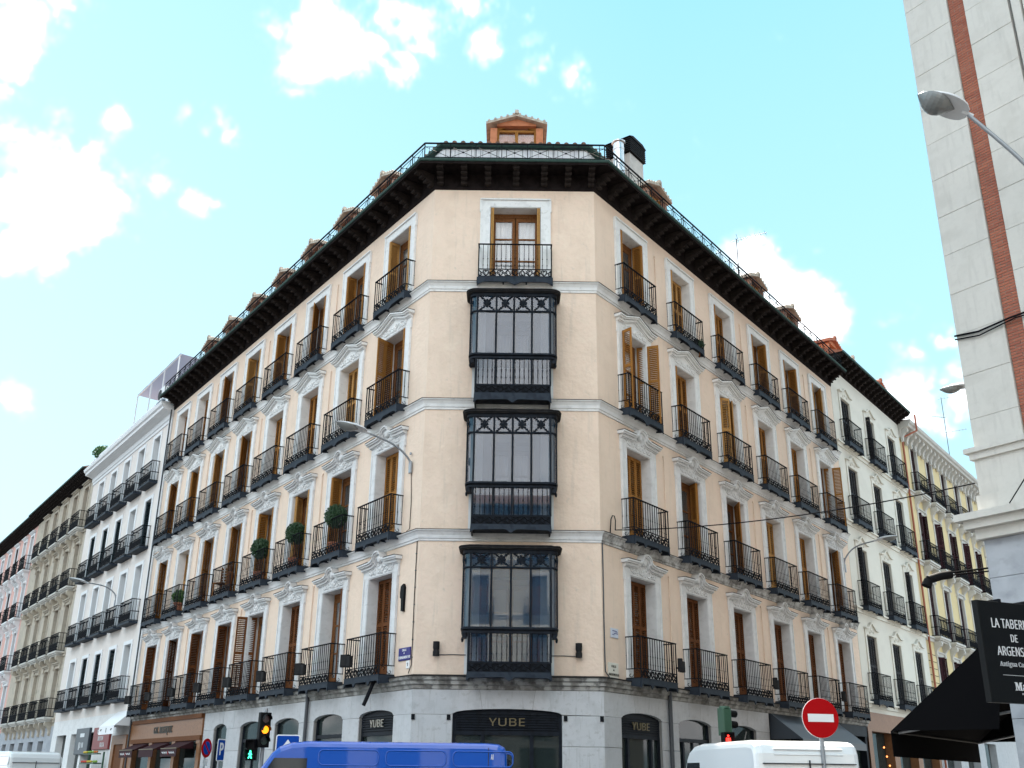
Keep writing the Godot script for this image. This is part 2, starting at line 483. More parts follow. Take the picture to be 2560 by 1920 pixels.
# ------------------------------------------------------------------ light and air
func sky_image() -> Image:
	var w := 2048
	var h := 1024
	var seen := [[-31.6, 34.6, 2.9, 4.2, 1.00], [-29.0, 28.0, 4.2, 3.4, 1.00], [-25.4, 28.4, 2.4, 2.2, 0.90], [-31.4, 31.5, 3.4, 3.8, 1.00], [-25.6, 34.7, 1.4, 1.1, 0.60], [-24.9, 33.3, 1.2, 1.6, 0.55], [-20.7, 33.7, 2.0, 1.4, 0.70], [-21.9, 31.8, 1.3, 1.8, 0.55], [-19.7, 29.5, 1.7, 1.0, 0.65], [-22.0, 29.9, 1.3, 1.4, 0.50], [-27.0, 24.3, 1.0, 1.4, 0.60], [-26.2, 23.2, 0.7, 0.7, 0.50], [-27.9, 18.1, 1.2, 1.1, 0.55], [-11.8, 39.1, 4.9, 2.5, 0.95], [-14.3, 37.4, 2.3, 1.6, 0.80], [-8.1, 40.7, 3.9, 2.0, 0.90], [-7.2, 39.0, 2.3, 2.0, 0.80], [-4.0, 41.8, 2.4, 0.9, 0.60], [-2.1, 39.2, 1.5, 1.0, 0.70], [1.1, 38.4, 1.7, 1.5, 0.75], [3.8, 38.0, 1.3, 1.1, 0.70], [2.5, 37.2, 1.4, 0.7, 0.50], [16.6, 25.0, 2.8, 2.3, 1.00], [18.3, 23.8, 2.0, 1.7, 0.90], [15.2, 26.8, 1.8, 1.4, 0.80], [24.3, 22.0, 2.7, 1.1, 0.60], [22.4, 23.3, 1.5, 0.9, 0.40], [25.6, 18.5, 2.1, 2.9, 0.60], [22.8, 19.0, 2.6, 2.0, 0.50]]
	var puff := FastNoiseLite.new()
	puff.seed = 5
	puff.noise_type = FastNoiseLite.TYPE_SIMPLEX_SMOOTH
	puff.frequency = 8.5
	puff.fractal_octaves = 7
	puff.fractal_gain = 0.58
	puff.domain_warp_enabled = true
	puff.domain_warp_amplitude = 0.06
	puff.domain_warp_frequency = 6.0
	puff.domain_warp_fractal_octaves = 3
	var wide := FastNoiseLite.new()
	wide.seed = 9
	wide.noise_type = FastNoiseLite.TYPE_SIMPLEX_SMOOTH
	wide.frequency = 1.6
	wide.fractal_octaves = 3
	var data := PackedFloat32Array()
	data.resize(w * h * 3)
	for j in h:
		var el := (0.5 - (j + 0.5) / h) * PI
		var eld := rad_to_deg(el)
		var ce := cos(el)
		var se := sin(el)
		var up := clampf(eld / 50.0, 0.0, 1.0)
		for i in w:
			var az := wrapf((i + 0.5) / w * TAU, -PI, PI)
			var azd := rad_to_deg(az)
			var k := (j * w + i) * 3
			if eld < -1.0:
				data[k] = 0.16
				data[k + 1] = 0.17
				data[k + 2] = 0.18
				continue
			var dx := ce * sin(az)
			var dz := -ce * cos(az)
			var n := puff.get_noise_3d(dx, se * 1.35, dz)
			var v: float
			# outside the part of the sky in view the cloud goes on at random, as broken as inside it
			var inside := (1.0 - smoothstep(33.0, 40.0, absf(azd))) * (1.0 - smoothstep(43.0, 50.0, eld))
			var random_cover := wide.get_noise_3d(dx, se * 1.4, dz) * 1.2 + 0.02
			if inside > 0.0:
				var b := 0.0
				for c in seen:
					var qx: float = (azd - c[0]) / c[2]
					if absf(qx) < 2.2:
						var qy: float = (eld - c[1]) / c[3]
						if absf(qy) < 2.2:
							b = maxf(b, (0.35 + 0.65 * c[4]) * exp(-0.62 * (qx * qx + qy * qy)))
				v = lerpf(random_cover, b - 0.62, inside)
			else:
				v = random_cover
			var cover := pow(smoothstep(-0.26, 0.50, v + n * 1.05), 2.5)
			var r := lerpf(0.25, 0.115, up)
			var g := lerpf(0.37, 0.275, up)
			var bl := lerpf(0.42, 0.37, up)
			# the air is paler towards one side, as in the picture
			var pale := clampf((-azd + 10.0) / 60.0, 0.0, 0.8) * inside
			r += pale * 0.08
			g += pale * 0.05
			bl += pale * 0.04
			var body := 1.0 + 0.4 * clampf(v + n * 0.5, -0.3, 1.0)
			data[k] = lerpf(r, body, cover)
			data[k + 1] = lerpf(g, body * 1.0, cover)
			data[k + 2] = lerpf(bl, body * 1.02, cover)
	return Image.create_from_data(w, h, false, Image.FORMAT_RGBF, data.to_byte_array())

func make_light() -> void:
	var cam := Camera3D.new()
	cam.name = "camera"
	cam.fov = 41.436
	cam.near = 0.1
	cam.far = 2000.0
	cam.transform = Transform3D(Basis(Vector3.RIGHT, deg_to_rad(21.135)) * Basis(Vector3.BACK, deg_to_rad(0.706)), Vector3(0, 1.65, 0))
	add_child(cam)
	cam.current = true
	var env := Environment.new()
	env.background_mode = Environment.BG_SKY
	var sm := PanoramaSkyMaterial.new()
	sm.panorama = ImageTexture.create_from_image(sky_image())
	var sky := Sky.new()
	sky.sky_material = sm
	env.sky = sky
	env.tonemap_mode = Environment.TONE_MAPPER_LINEAR
	env.tonemap_exposure = 3.1
	env.sdfgi_enabled = true
	env.ssao_enabled = true
	env.ssil_enabled = true
	var we := WorldEnvironment.new()
	we.name = "daylight"
	we.environment = env
	add_child(we)
	var sun := DirectionalLight3D.new()
	sun.name = "sun"
	sun.light_energy = 1.5
	sun.light_color = Color(1.0, 0.96, 0.9)
	sun.light_angular_distance = 0.5
	sun.shadow_enabled = true
	add_child(sun)
	# the sun stands high behind the block, so the fronts in view are in the shade
	sun.look_at_from_position(Vector3.ZERO, -Vector3(0.12, 1.25, -0.8))

func make_frames() -> void:
	var nl := Vector3(-cos(al), 0, sin(al))
	var nr := Vector3(cos(ar), 0, sin(ar))
	FL = Transform3D(Basis(Vector3.UP.cross(nl), Vector3.UP, nl), Vector3(-HALF, 0, D))
	FR = Transform3D(Basis(Vector3.UP.cross(nr), Vector3.UP, nr), Vector3(HALF, 0, D))
	FC = Transform3D(Basis(), Vector3(0, 0, D))

func flat2(v: Vector3) -> Vector2:
	return Vector2(v.x, v.z)

# ------------------------------------------------------------------ pieces of a front
func louvre_leaf(st: SurfaceTool, w: float, h: float, x0 := 0.0, z := 0.0) -> void:
	var t := 0.035
	span(st, x0, x0 + 0.055, 0, h, z - t, z)
	span(st, x0 + w - 0.055, x0 + w, 0, h, z - t, z)
	span(st, x0 + 0.055, x0 + w - 0.055, 0, 0.34, z - t + 0.006, z - 0.006)
	span(st, x0 + 0.055, x0 + w - 0.055, h * 0.52, h * 0.52 + 0.11, z - t, z)
	span(st, x0 + 0.055, x0 + w - 0.055, h - 0.1, h, z - t, z)
	for f in [[0.36, h * 0.52 - 0.01], [h * 0.52 + 0.12, h - 0.11]]:
		var n := int((f[1] - f[0]) / 0.062)
		for k in n:
			var y: float = f[0] + (k + 0.5) * (f[1] - f[0]) / n
			box(st, Vector3.ZERO, Vector3(w - 0.11, 0.012, 0.05), Transform3D(Basis(Vector3.RIGHT, 0.75), Vector3(x0 + w / 2, y, z - t / 2)))

func shutter_mesh(kind: String, h: float) -> Mesh:
	return made("shutter_%s_%.2f" % [kind, h], func(st: SurfaceTool):
		if kind == "half":                     # two leaves folded against each other
			louvre_leaf(st, 0.34, h, 0.0, 0.0)
			louvre_leaf(st, 0.34, h, 0.0, -0.045)
		else:                                  # two leaves side by side
			louvre_leaf(st, 0.345, h, 0.0, 0.0)
			louvre_leaf(st, 0.345, h, 0.35, 0.0))

func add_shutters(win: Node3D, code: String, hw: float, h: float, mat: Material) -> void:
	for side in 2:
		var c := code[side]
		if c == "N":
			continue
		var half: bool = c in ["F", "G"]
		var ang: float = {"F": 88.0, "G": 60.0, "C": 0.0, "A": 38.0, "O": 104.0, "B": 70.0}[c]
		var xf: Transform3D
		if side == 0:
			xf = Transform3D(Basis(Vector3.UP, -deg_to_rad(ang)), Vector3(-hw + 0.012, 0.02, -0.27))
		else:
			xf = Transform3D(Basis(Vector3.UP, deg_to_rad(ang)) * Basis.from_scale(Vector3(-1, 1, 1)), Vector3(hw - 0.012, 0.02, -0.27))
		put(win, "shutter", shutter_mesh("half" if half else "full", h - 0.04), mat, xf)

func window_frame_mesh(hw: float, h: float) -> Mesh:
	return made("frame_%.2f_%.2f" % [hw, h], func(st: SurfaceTool):
		span(st, -hw, -hw + 0.07, 0, h, -0.42, -0.35)
		span(st, hw - 0.07, hw, 0, h, -0.42, -0.35)
		span(st, -hw + 0.07, hw - 0.07, h - 0.14, h, -0.42, -0.35)
		for s in [-1.0, 1.0]:
			var a: float = s * 0.012
			var b: float = s * (hw - 0.072)
			span(st, a, a + s * 0.085, 0.02, h - 0.145, -0.405, -0.36)
			span(st, b - s * 0.085, b, 0.02, h - 0.145, -0.405, -0.36)
			for y in [0.02, h - 0.145 - 0.12, h * 0.34, h * 0.64]:
				span(st, a + s * 0.085, b - s * 0.085, y, y + (0.12 if y > h * 0.7 else 0.05 if y > 0.1 else 0.24), -0.404, -0.361))

func add_room(win: Node3D, hw: float, h: float, curtains: int) -> void:
	# the room behind the opening, and curtains drawn at its sides
	var rw := hw + 0.5
	put(win, "room", made("room_%.2f_%.2f" % [hw, h], func(st: SurfaceTool):
		var a := V(-rw, -0.02, -0.43)
		var b := V(rw, h + 0.3, -2.3)
		quad(st, V(a.x, b.y, b.z), V(b.x, b.y, b.z), V(b.x, a.y, b.z), V(a.x, a.y, b.z))
		quad(st, V(a.x, b.y, a.z), V(a.x, b.y, b.z), V(a.x, a.y, b.z), V(a.x, a.y, a.z))
		quad(st, V(b.x, b.y, b.z), V(b.x, b.y, a.z), V(b.x, a.y, a.z), V(b.x, a.y, b.z))
		quad(st, V(a.x, b.y, a.z), V(b.x, b.y, a.z), V(b.x, b.y, b.z), V(a.x, b.y, b.z))
		quad(st, V(a.x, a.y, b.z), V(b.x, a.y, b.z), V(b.x, a.y, a.z), V(a.x, a.y, a.z))
		for s in [-1.0, 1.0]:
			span(st, s * hw, s * rw, a.y, b.y, -0.432, -0.428)
		span(st, -hw, hw, h, b.y, -0.432, -0.428)), M.room)
	for s in 2:
		if curtains & (s + 1):
			put(win, "curtain", made("curtain_%.2f_%.2f" % [hw, h], func(st: SurfaceTool):
				var n := 14
				var w := hw * 0.8
				for k in n:
					var x0 := w * k / n
					var x1 := w * (k + 1) / n
					var z0 := -0.50 + 0.03 * sin(k * 1.9)
					var z1 := -0.50 + 0.03 * sin((k + 1) * 1.9)
					quad(st, V(x0, h - 0.05, z0), V(x1, h - 0.05, z1), V(x1, 0.05, z1), V(x0, 0.05, z0))), M.curtain, T(-hw + 0.03, 0, 0) if s == 0 else Transform3D(Basis.from_scale(V(-1, 1, 1)), V(hw - 0.03, 0, 0)))

func add_panes(win: Node3D, hw: float, h: float, mat: Material) -> void:
	for s in [-1.0, 1.0]:
		var a: float = s * 0.097
		var b: float = s * (hw - 0.157)
		for f in [[0.26, h * 0.64], [h * 0.64 + 0.05, h - 0.265]]:
			put(win, "pane", made("pane_%.2f_%.2f_%.2f" % [hw, f[0], f[1]], func(st: SurfaceTool): span(st, 0.0, abs(b - a), f[0], f[1], -0.39, -0.38)), mat, T(min(a, b), 0, 0))

func bar_along(st: SurfaceTool, pts: Array, up: float, lo: float, hi: float, zt0: float, zt1: float) -> void:
	# a moulding that follows a line of points in x, y: thickness lo..hi below or above it, depth from zt0 to zt1
	for k in pts.size() - 1:
		var a: Vector2 = pts[k]
		var b: Vector2 = pts[k + 1]
		var p := [Vector3(a.x, a.y + hi, zt1), Vector3(b.x, b.y + hi, zt1), Vector3(b.x, b.y + lo, zt1), Vector3(a.x, a.y + lo, zt1)]
		var q := [Vector3(a.x, a.y + hi, zt0), Vector3(b.x, b.y + hi, zt0), Vector3(b.x, b.y + lo, zt0), Vector3(a.x, a.y + lo, zt0)]
		quad(st, p[0], p[1], p[2], p[3])
		quad(st, q[0], q[1], p[1], p[0])
		quad(st, p[3], p[2], q[2], q[3])
		if k == 0:
			quad(st, q[0], p[0], p[3], q[3])
		if k == pts.size() - 2:
			quad(st, p[1], q[1], q[2], p[2])

func head_line(style: String, w: float) -> Array:
	var pts := []
	if style == "gable":
		pts = [Vector2(-w, 0), Vector2(-w * 0.72, 0.0), Vector2(0, 0.27), Vector2(w * 0.72, 0.0), Vector2(w, 0)]
	else:
		pts = [Vector2(-w, 0), Vector2(-0.46, 0.02), Vector2(-0.33, 0.045)]
		for k in 9:
			var a := PI - PI * k / 8
			pts.append(Vector2(0.25 * cos(a), 0.09 + 0.20 * sin(a)))
		pts.append_array([Vector2(0.33, 0.045), Vector2(0.46, 0.02), Vector2(w, 0)])
	return pts

func surround_mesh(style: String, hw: float, h: float) -> Mesh:
	# white jambs, head and lining of the opening; the pediment with its mouldings
	return made("surround_%s_%.2f_%.2f" % [style, hw, h], func(st: SurfaceTool):
		var ow := hw + 0.29
		for s in [-1.0, 1.0]:
			span(st, s * hw, s * (hw - 0.015), 0, h, -0.42, 0.045)       # lining
			span(st, s * hw, s * (ow - 0.05), 0, h + 0.012, 0.002, 0.05)
			span(st, s * (ow - 0.05), s * ow, 0, h + 0.012, 0.002, 0.075)
			span(st, s * hw, s * (hw + 0.03), 0.0, h, 0.05, 0.062)
		span(st, -hw + 0.015, hw - 0.015, h - 0.015, h, -0.42, 0.045)
		if style == "plain":
			span(st, -ow + 0.05, ow - 0.05, h + 0.012, h + 0.24, 0.002, 0.05)
			span(st, -ow - 0.01, ow + 0.01, h + 0.24, h + 0.285, 0.002, 0.10)
			span(st, -ow, -ow + 0.05, h + 0.012, h + 0.24, 0.002, 0.075)
			span(st, ow - 0.05, ow, h + 0.012, h + 0.24, 0.002, 0.075)
			for s in [-1.0, 1.0]:                                     # small ears that hang at the corners
				span(st, s * ow, s * (ow + 0.025), h - 0.16, h + 0.24, 0.002, 0.07)
		else:
			var top := h + 0.36
			var line := head_line(style, ow + 0.12)
			var body := PackedVector2Array([Vector2(-ow, h + 0.012), Vector2(ow, h + 0.012), Vector2(ow, top + 0.0)])
			var inner := head_line(style, ow)
			for k in range(inner.size() - 1, -1, -1):
				body.append(inner[k] + Vector2(0, top + 0.002))
			prism(st, body, 0.002, 0.055)
			var l2 := []
			for p in line:
				l2.append(p + Vector2(0, top))
			bar_along(st, l2, 1, -0.005, 0.04, 0.004, 0.25)
			bar_along(st, l2, 1, -0.05, -0.005, 0.004, 0.205)
			var l3 := []
			for p in head_line(style, ow + 0.05):
				l3.append(p + Vector2(0, top))
			bar_along(st, l3, 1, -0.12, -0.05, 0.004, 0.14)
			bar_along(st, l3, 1, -0.15, -0.12, 0.004, 0.09)
			for s in [-1.0, 1.0]:
				span(st, s * ow, s * (ow + 0.03), h - 0.14, h + 0.3, 0.002, 0.06)
			if style == "arch":                                        # the boss under the hump
				lathe(st, [Vector2(0.0, 0.0), Vector2(0.1, 0.0), Vector2(0.12, 0.04), Vector2(0.09, 0.1), Vector2(0.0, 0.13)], 10, Transform3D(Basis(Vector3.RIGHT, PI / 2), Vector3(0, top + 0.1, 0.05))))

func capping_mesh(style: String, hw: float, h: float) -> Mesh:
	# thin lead over the pediment
	return made("capping_%s_%.2f_%.2f" % [style, hw, h], func(st: SurfaceTool):
		var l := []
		for p in head_line(style, hw + 0.29 + 0.125):
			l.append(p + Vector2(0, h + 0.36))
		var runs := [l] if style == "gable" else [[l[0], l[1]], [l[l.size() - 2], l[l.size() - 1]]]
		for run in runs:
			bar_along(st, run, 1, 0.041, 0.056, 0.004, 0.262))

func relief_mesh(style: String, hw: float, h: float) -> Mesh:
	# scrolls and leaves modelled on the panel above the opening
	return made("relief_%s_%.2f" % [style, h], func(st: SurfaceTool):
		var r := RandomNumberGenerator.new()
		r.seed = 12
		var cy := h + 0.17
		for s in [-1.0, 1.0]:
			for k in 4:
				var cx: float = s * (0.13 + k * 0.17)
				var up := 1.0 if k % 2 == 0 else -1.0
				var pts := spiral(cx, cy + up * 0.02, 0.10, 0.02, s * 0.4, s * 0.4 + up * s * 6.0, 0.06, 12)
				tube(st, pts, 0.026, 5, 0.016)
				for j in 3:
					var a := r.randf_range(0, TAU)
					ball(st, Vector3(cx + 0.10 * cos(a), cy + 0.09 * sin(a), 0.062), Vector3(0.05, 0.024, 0.03), 5, 3)
			tube(st, [Vector3(s * 0.03, cy - 0.1, 0.06), Vector3(s * 0.3, cy + 0.09, 0.065), Vector3(s * 0.55, cy - 0.09, 0.065), Vector3(s * 0.72, cy + 0.02, 0.06)], 0.02, 5)
		ball(st, Vector3(0, cy + 0.03, 0.06), Vector3(0.07, 0.09, 0.04), 8, 4)
		if style == "arch":
			for s in [-1.0, 1.0]:
				tube(st, spiral(s * 0.16, h + 0.36, 0.09, 0.02, 0.0, s * 5.0, 0.06, 10), 0.018, 5, 0.01))

func scroll_strip(st: SurfaceTool, x0: float, x1: float, y0: float, y1: float, z: float, n: int) -> void:
	# wrought scrolls in a band; n pairs
	var h := y1 - y0
	var step := (x1 - x0) / n
	var cy := (y0 + y1) / 2
	for k in n:
		var c := x0 + (k + 0.5) * step
		var s := 1.0 if k % 2 == 0 else -1.0
		for e in [-1.0, 1.0]:
			tube(st, spiral(c + e * step * 0.24, cy + e * s * h * 0.2, h * 0.25, h * 0.06, PI / 2 * (1 - e), PI / 2 * (1 - e) + s * 5.2, z, 9), 0.017, 4)
		tube(st, [Vector3(c - step * 0.46, cy + s * h * 0.42, z), Vector3(c - step * 0.15, cy + s * h * 0.05, z), Vector3(c + step * 0.15, cy - s * h * 0.05, z), Vector3(c + step * 0.46, cy - s * h * 0.42, z)], 0.017, 4)
		tube(st, [Vector3(c + step * 0.5, y0, z), Vector3(c + step * 0.36, cy, z), Vector3(c + step * 0.5, y1, z)], 0.013, 4)

func add_balcony(root: Node3D, xf: Transform3D, w: float, p: float, style: String) -> Node3D:
	# origin: middle of the opening at floor level on the wall; w: half width, p: how far it stands out
	var key := "%s_%.2f_%.2f" % [style, w, p]
	var base := put(root, "balcony", made("balcony_" + key, func(st: SurfaceTool):
		span(st, -w, w, -0.10, -0.02, 0.0, p - 0.03)
		var plate := PackedVector2Array([Vector2(-w, 0.0), Vector2(w, 0.0), Vector2(w, -0.27), Vector2(w - 0.10, -0.20), Vector2(w - 0.22, -0.165), Vector2(0.22, -0.165), Vector2(0.13, -0.2), Vector2(0.0, -0.27), Vector2(-0.13, -0.2), Vector2(-0.22, -0.165), Vector2(-w + 0.22, -0.165), Vector2(-w + 0.10, -0.20), Vector2(-w, -0.27)])
		if style == "teeth":
			plate = PackedVector2Array([Vector2(-w, 0.0), Vector2(w, 0.0), Vector2(w, -0.24), Vector2(w - 0.09, -0.14), Vector2(0.52, -0.14), Vector2(0.42, -0.25), Vector2(0.32, -0.14), Vector2(-0.32, -0.14), Vector2(-0.42, -0.25), Vector2(-0.52, -0.14), Vector2(-w + 0.09, -0.14), Vector2(-w, -0.24)])
		prism(st, plate, p - 0.03, p)
		for s in [-1.0, 1.0]:
			var side := PackedVector2Array([Vector2(0.0, 0.0), Vector2(p - 0.03, 0.0), Vector2(p - 0.03, -0.22), Vector2(0.05, -0.17), Vector2(0.0, -0.27)])
			prism(st, side, 0.0, 0.03, Transform3D(Basis(Vector3(0, 0, 1), Vector3(0, 1, 0), Vector3(-1, 0, 0)), Vector3(s * w + (0.03 if s > 0 else 0.0), 0, 0)))
		for x in [-0.34, 0.34]:                                  # bearers under the floor
			span(st, x - 0.02, x + 0.02, -0.15, -0.10, 0.02, p - 0.04)
		span(st, -w, w, -0.012, 0.012, p - 0.04, p + 0.008)), M.iron_blue, xf)
	var py := 0.25
	var rh := 1.07
	put(base, "scroll_panel", made("scrolls_" + key, func(st: SurfaceTool):
		scroll_strip(st, -w + 0.02, w - 0.02, 0.02, py - 0.02, p - 0.02, 10)
		for s in [-1.0, 1.0]:
			for e in [-1.0, 1.0]:
				var pts := []
				for q in spiral(p * 0.5 + e * p * 0.2, 0.13 + e * 0.03, 0.075, 0.015, 0, e * 5.0, 0, 9):
					pts.append(Vector3(s * (w - 0.015), q.y, q.x))
				tube(st, pts, 0.009, 4)), M.iron)
	put(base, "railing", made("railing_" + key, func(st: SurfaceTool):
		for y in [0.015, py]:
			span(st, -w, w, y - 0.012, y + 0.012, p - 0.032, p - 0.008)
			for s in [-1.0, 1.0]:
				span(st, s * w, s * (w - 0.024), y - 0.012, y + 0.012, 0.0, p - 0.032)
		var n := int(round(2 * w / 0.138))
		for k in n + 1:
			var x := -w + 0.012 + k * (2 * w - 0.024) / n
			var thick := 0.013 if k in [0, n] else 0.0085
			box(st, Vector3(x, (py + rh) / 2, p - 0.02), Vector3(thick * 2, rh - py, thick * 2))
			if k in [0, n]:
				box(st, Vector3(x, py / 2, p - 0.02), Vector3(thick * 2, py, thick * 2))
			for ky in [0.42, 0.16]:
				ball(st, Vector3(x, py + (rh - py) * ky, p - 0.02), Vector3(0.019, 0.028, 0.019), 5, 4)
		var m: int = max(1, int(round(p / 0.14)))
		for s in [-1.0, 1.0]:
			for k in m:
				var z := 0.02 + k * p / m
				box(st, Vector3(s * (w - 0.012), (py + rh) / 2, z), Vector3(0.017, rh - py, 0.017))
				ball(st, Vector3(s * (w - 0.012), py + (rh - py) * 0.42, z), Vector3(0.019, 0.028, 0.019), 5, 4)), M.iron)
	put(base, "handrail", made("handrail_" + key, func(st: SurfaceTool):
		bevel_box(st, Vector3(0, rh + 0.014, p - 0.02), Vector3(2 * w + 0.02, 0.03, 0.05), 0.008)
		for s in [-1.0, 1.0]:
			span(st, s * (w + 0.01), s * (w - 0.035), rh, rh + 0.028, -0.01, p - 0.045)), M.iron)
	return base

# ------------------------------------------------------------------ the corner building
const FLOORS := [[15.36, 2.51, 0.33, "plain"], [11.70, 2.64, 0.38, "gable"], [7.93, 2.70, 0.41, "arch"], [4.12, 2.78, 0.47, "arch"]]
const BAYS_L := [2.03, 5.10, 8.19, 11.25, 14.32, 17.37, 20.43, 23.36]
const BAYS_R := [2.16, 5.49, 8.80, 12.08, 15.24, 18.41]
const CODES_L := [["FF", "FF", "AF", "FF", "FF", "AF", "CC", "CC"], ["BF", "CC", "CC", "CC", "AF", "AF", "GF", "AF"], ["CC", "FN", "GF", "FF", "AF", "AF", "CC", "AF"], ["CC", "NF", "CC", "ON", "FF", "FF", "AF", "FF"]]
const CODES_R := [["FF", "FC", "FC", "FF", "FF", "FA"], ["OO", "FC", "AA", "CC", "CC", "NO"], ["CC", "NG", "NA", "CC", "CC", "CA"], ["CC", "CC", "CC", "CC", "CC", "CC"]]
const TOP := 18.5

func main_plan() -> Array:
	var a: Vector3 = FL * V(-25.2, 0, 0)
	var b: Vector3 = FR * V(20.35, 0, 0)
	return [flat2(a), flat2(FL.origin), flat2(FR.origin), flat2(b)]

func main_window(root: Node3D, face: Transform3D, x: float, fl: int, code: String, hw: float, mat: Material, balcony_w := 1.01) -> void:
	var f: Array = FLOORS[fl]
	var xf := Transform3D(Basis(), -root.position) * face * T(x, f[0] - 0.02, 0)
	var sur := put(root, "window_surround", surround_mesh(f[3], hw, f[1]), M.trim if fl < 2 else M.trim_worn, xf)
	if f[3] != "plain":
		put(sur, "relief", relief_mesh(f[3], hw, f[1]), M.trim if fl < 2 else M.trim_worn)
		put(sur, "lead_capping", capping_mesh(f[3], hw, f[1]), M.lead)
	var win := put(root, "window", window_frame_mesh(hw - 0.015, f[1] - 0.015), M.door_wood, xf)
	add_panes(win, hw - 0.015, f[1] - 0.015, M.pane)
	add_room(win, hw - 0.015, f[1] - 0.015, [0, 0, 0, 1, 2, 3, 3][rng.randi() % 7] if balcony_w < 1.05 else 3)
	add_shutters(win, code, hw - 0.015, f[1] - 0.015, mat)
	if balcony_w > 0:
		add_balcony(root, xf, balcony_w, f[2], "teeth" if fl >= 2 else "drop")

func granite_front(root: Node3D, face: Transform3D, x0: float, x1: float, opens: Array, top := 3.74, key_half := 0.32) -> void:
	# opens: [xa, xb, spring, crown]; piers of blocks, and three blocks over each arch
	var to := Transform3D(Basis(), -root.position) * face
	var holes := []
	for o in opens:
		holes.append([o[0], o[1], 0.0, o[3] + 0.02])
	put(root, "joint_wall", fresh(func(st: SurfaceTool): wall_mesh(st, x0, x1, 0.0, top, holes, 0.4)), M.joint, to * T(0, 0, -0.03))
	var edges := [x0]
	for k in opens.size():
		edges.append_array([opens[k][0], opens[k][1]])
	edges.append(x1)
	var g := 0.004
	for k in range(0, edges.size(), 2):
		var a: float = edges[k]
		var b: float = edges[k + 1]
		for c in [[0.0, 0.85], [0.85, 1.62], [1.62, 2.36], [2.36, 3.10]]:
			var cuts := [a, b]
			if b - a > 1.5 and int(c[0] * 10) % 2 == 0:
				cuts = [a, (a + b) / 2 + 0.1, b]
			for j in cuts.size() - 1:
				var w: float = cuts[j + 1] - cuts[j]
				put(root, "granite_block", fresh(func(st: SurfaceTool): bevel_box(st, Vector3.ZERO, Vector3(w - 2 * g, c[1] - c[0] - 2 * g, 0.36), 0.008)), M.granites[rng.randi() % 3], to * T((cuts[j] + cuts[j + 1]) / 2, (c[0] + c[1]) / 2, -0.18 + rng.randf_range(-0.004, 0.004)))
	for k in opens.size():
		var o: Array = opens[k]
		var xl: float = x0 if k == 0 else (opens[k - 1][1] + o[0]) / 2
		var xr: float = x1 if k == opens.size() - 1 else (o[1] + opens[k + 1][0]) / 2
		var mid: float = (o[0] + o[1]) / 2
		var hw: float = (o[1] - o[0]) / 2
		var arc := func(x: float) -> float: return o[2] + (o[3] - o[2]) * sqrt(max(0.0, 1.0 - pow((x - mid) / hw, 2.0)))
		var ka := mid - hw * key_half
		var kb := mid + hw * key_half
		var shapes := []
		var pl := PackedVector2Array([Vector2(xl, top), Vector2(xl, 3.10), Vector2(o[0], 3.10)])
		var pk := PackedVector2Array()
		var pr := PackedVector2Array()
		for j in 9:
			var x: float = lerp(o[0], ka, j / 8.0)
			pl.append(Vector2(x, max(3.10, arc.call(x))))
		pl.append(Vector2(ka - 0.08, top))
		for j in 9:
			var x: float = lerp(ka, kb, j / 8.0)
			pk.append(Vector2(x, arc.call(x)))
		pk.append_array(PackedVector2Array([Vector2(kb + 0.08, top), Vector2(ka - 0.08, top)]))
		for j in 9:
			var x: float = lerp(kb, o[1], j / 8.0)
			pr.append(Vector2(x, max(3.10, arc.call(x))))
		pr.append_array(PackedVector2Array([Vector2(xr, 3.10), Vector2(xr, top), Vector2(kb + 0.08, top)]))
		for p in [pl, pk, pr]:
			var clean := PackedVector2Array()
			for q in p:
				if clean.is_empty() or clean[clean.size() - 1].distance_to(q) > 0.002:
					clean.append(q)
			var shrunk := Geometry2D.offset_polygon(clean, -g)
			if shrunk.size() > 0:
				put(root, "granite_block", fresh(func(st: SurfaceTool): prism(st, shrunk[0], -0.36, 0.0)), M.granites[rng.randi() % 3], to * T(0, 0, rng.randf_range(-0.004, 0.004)))

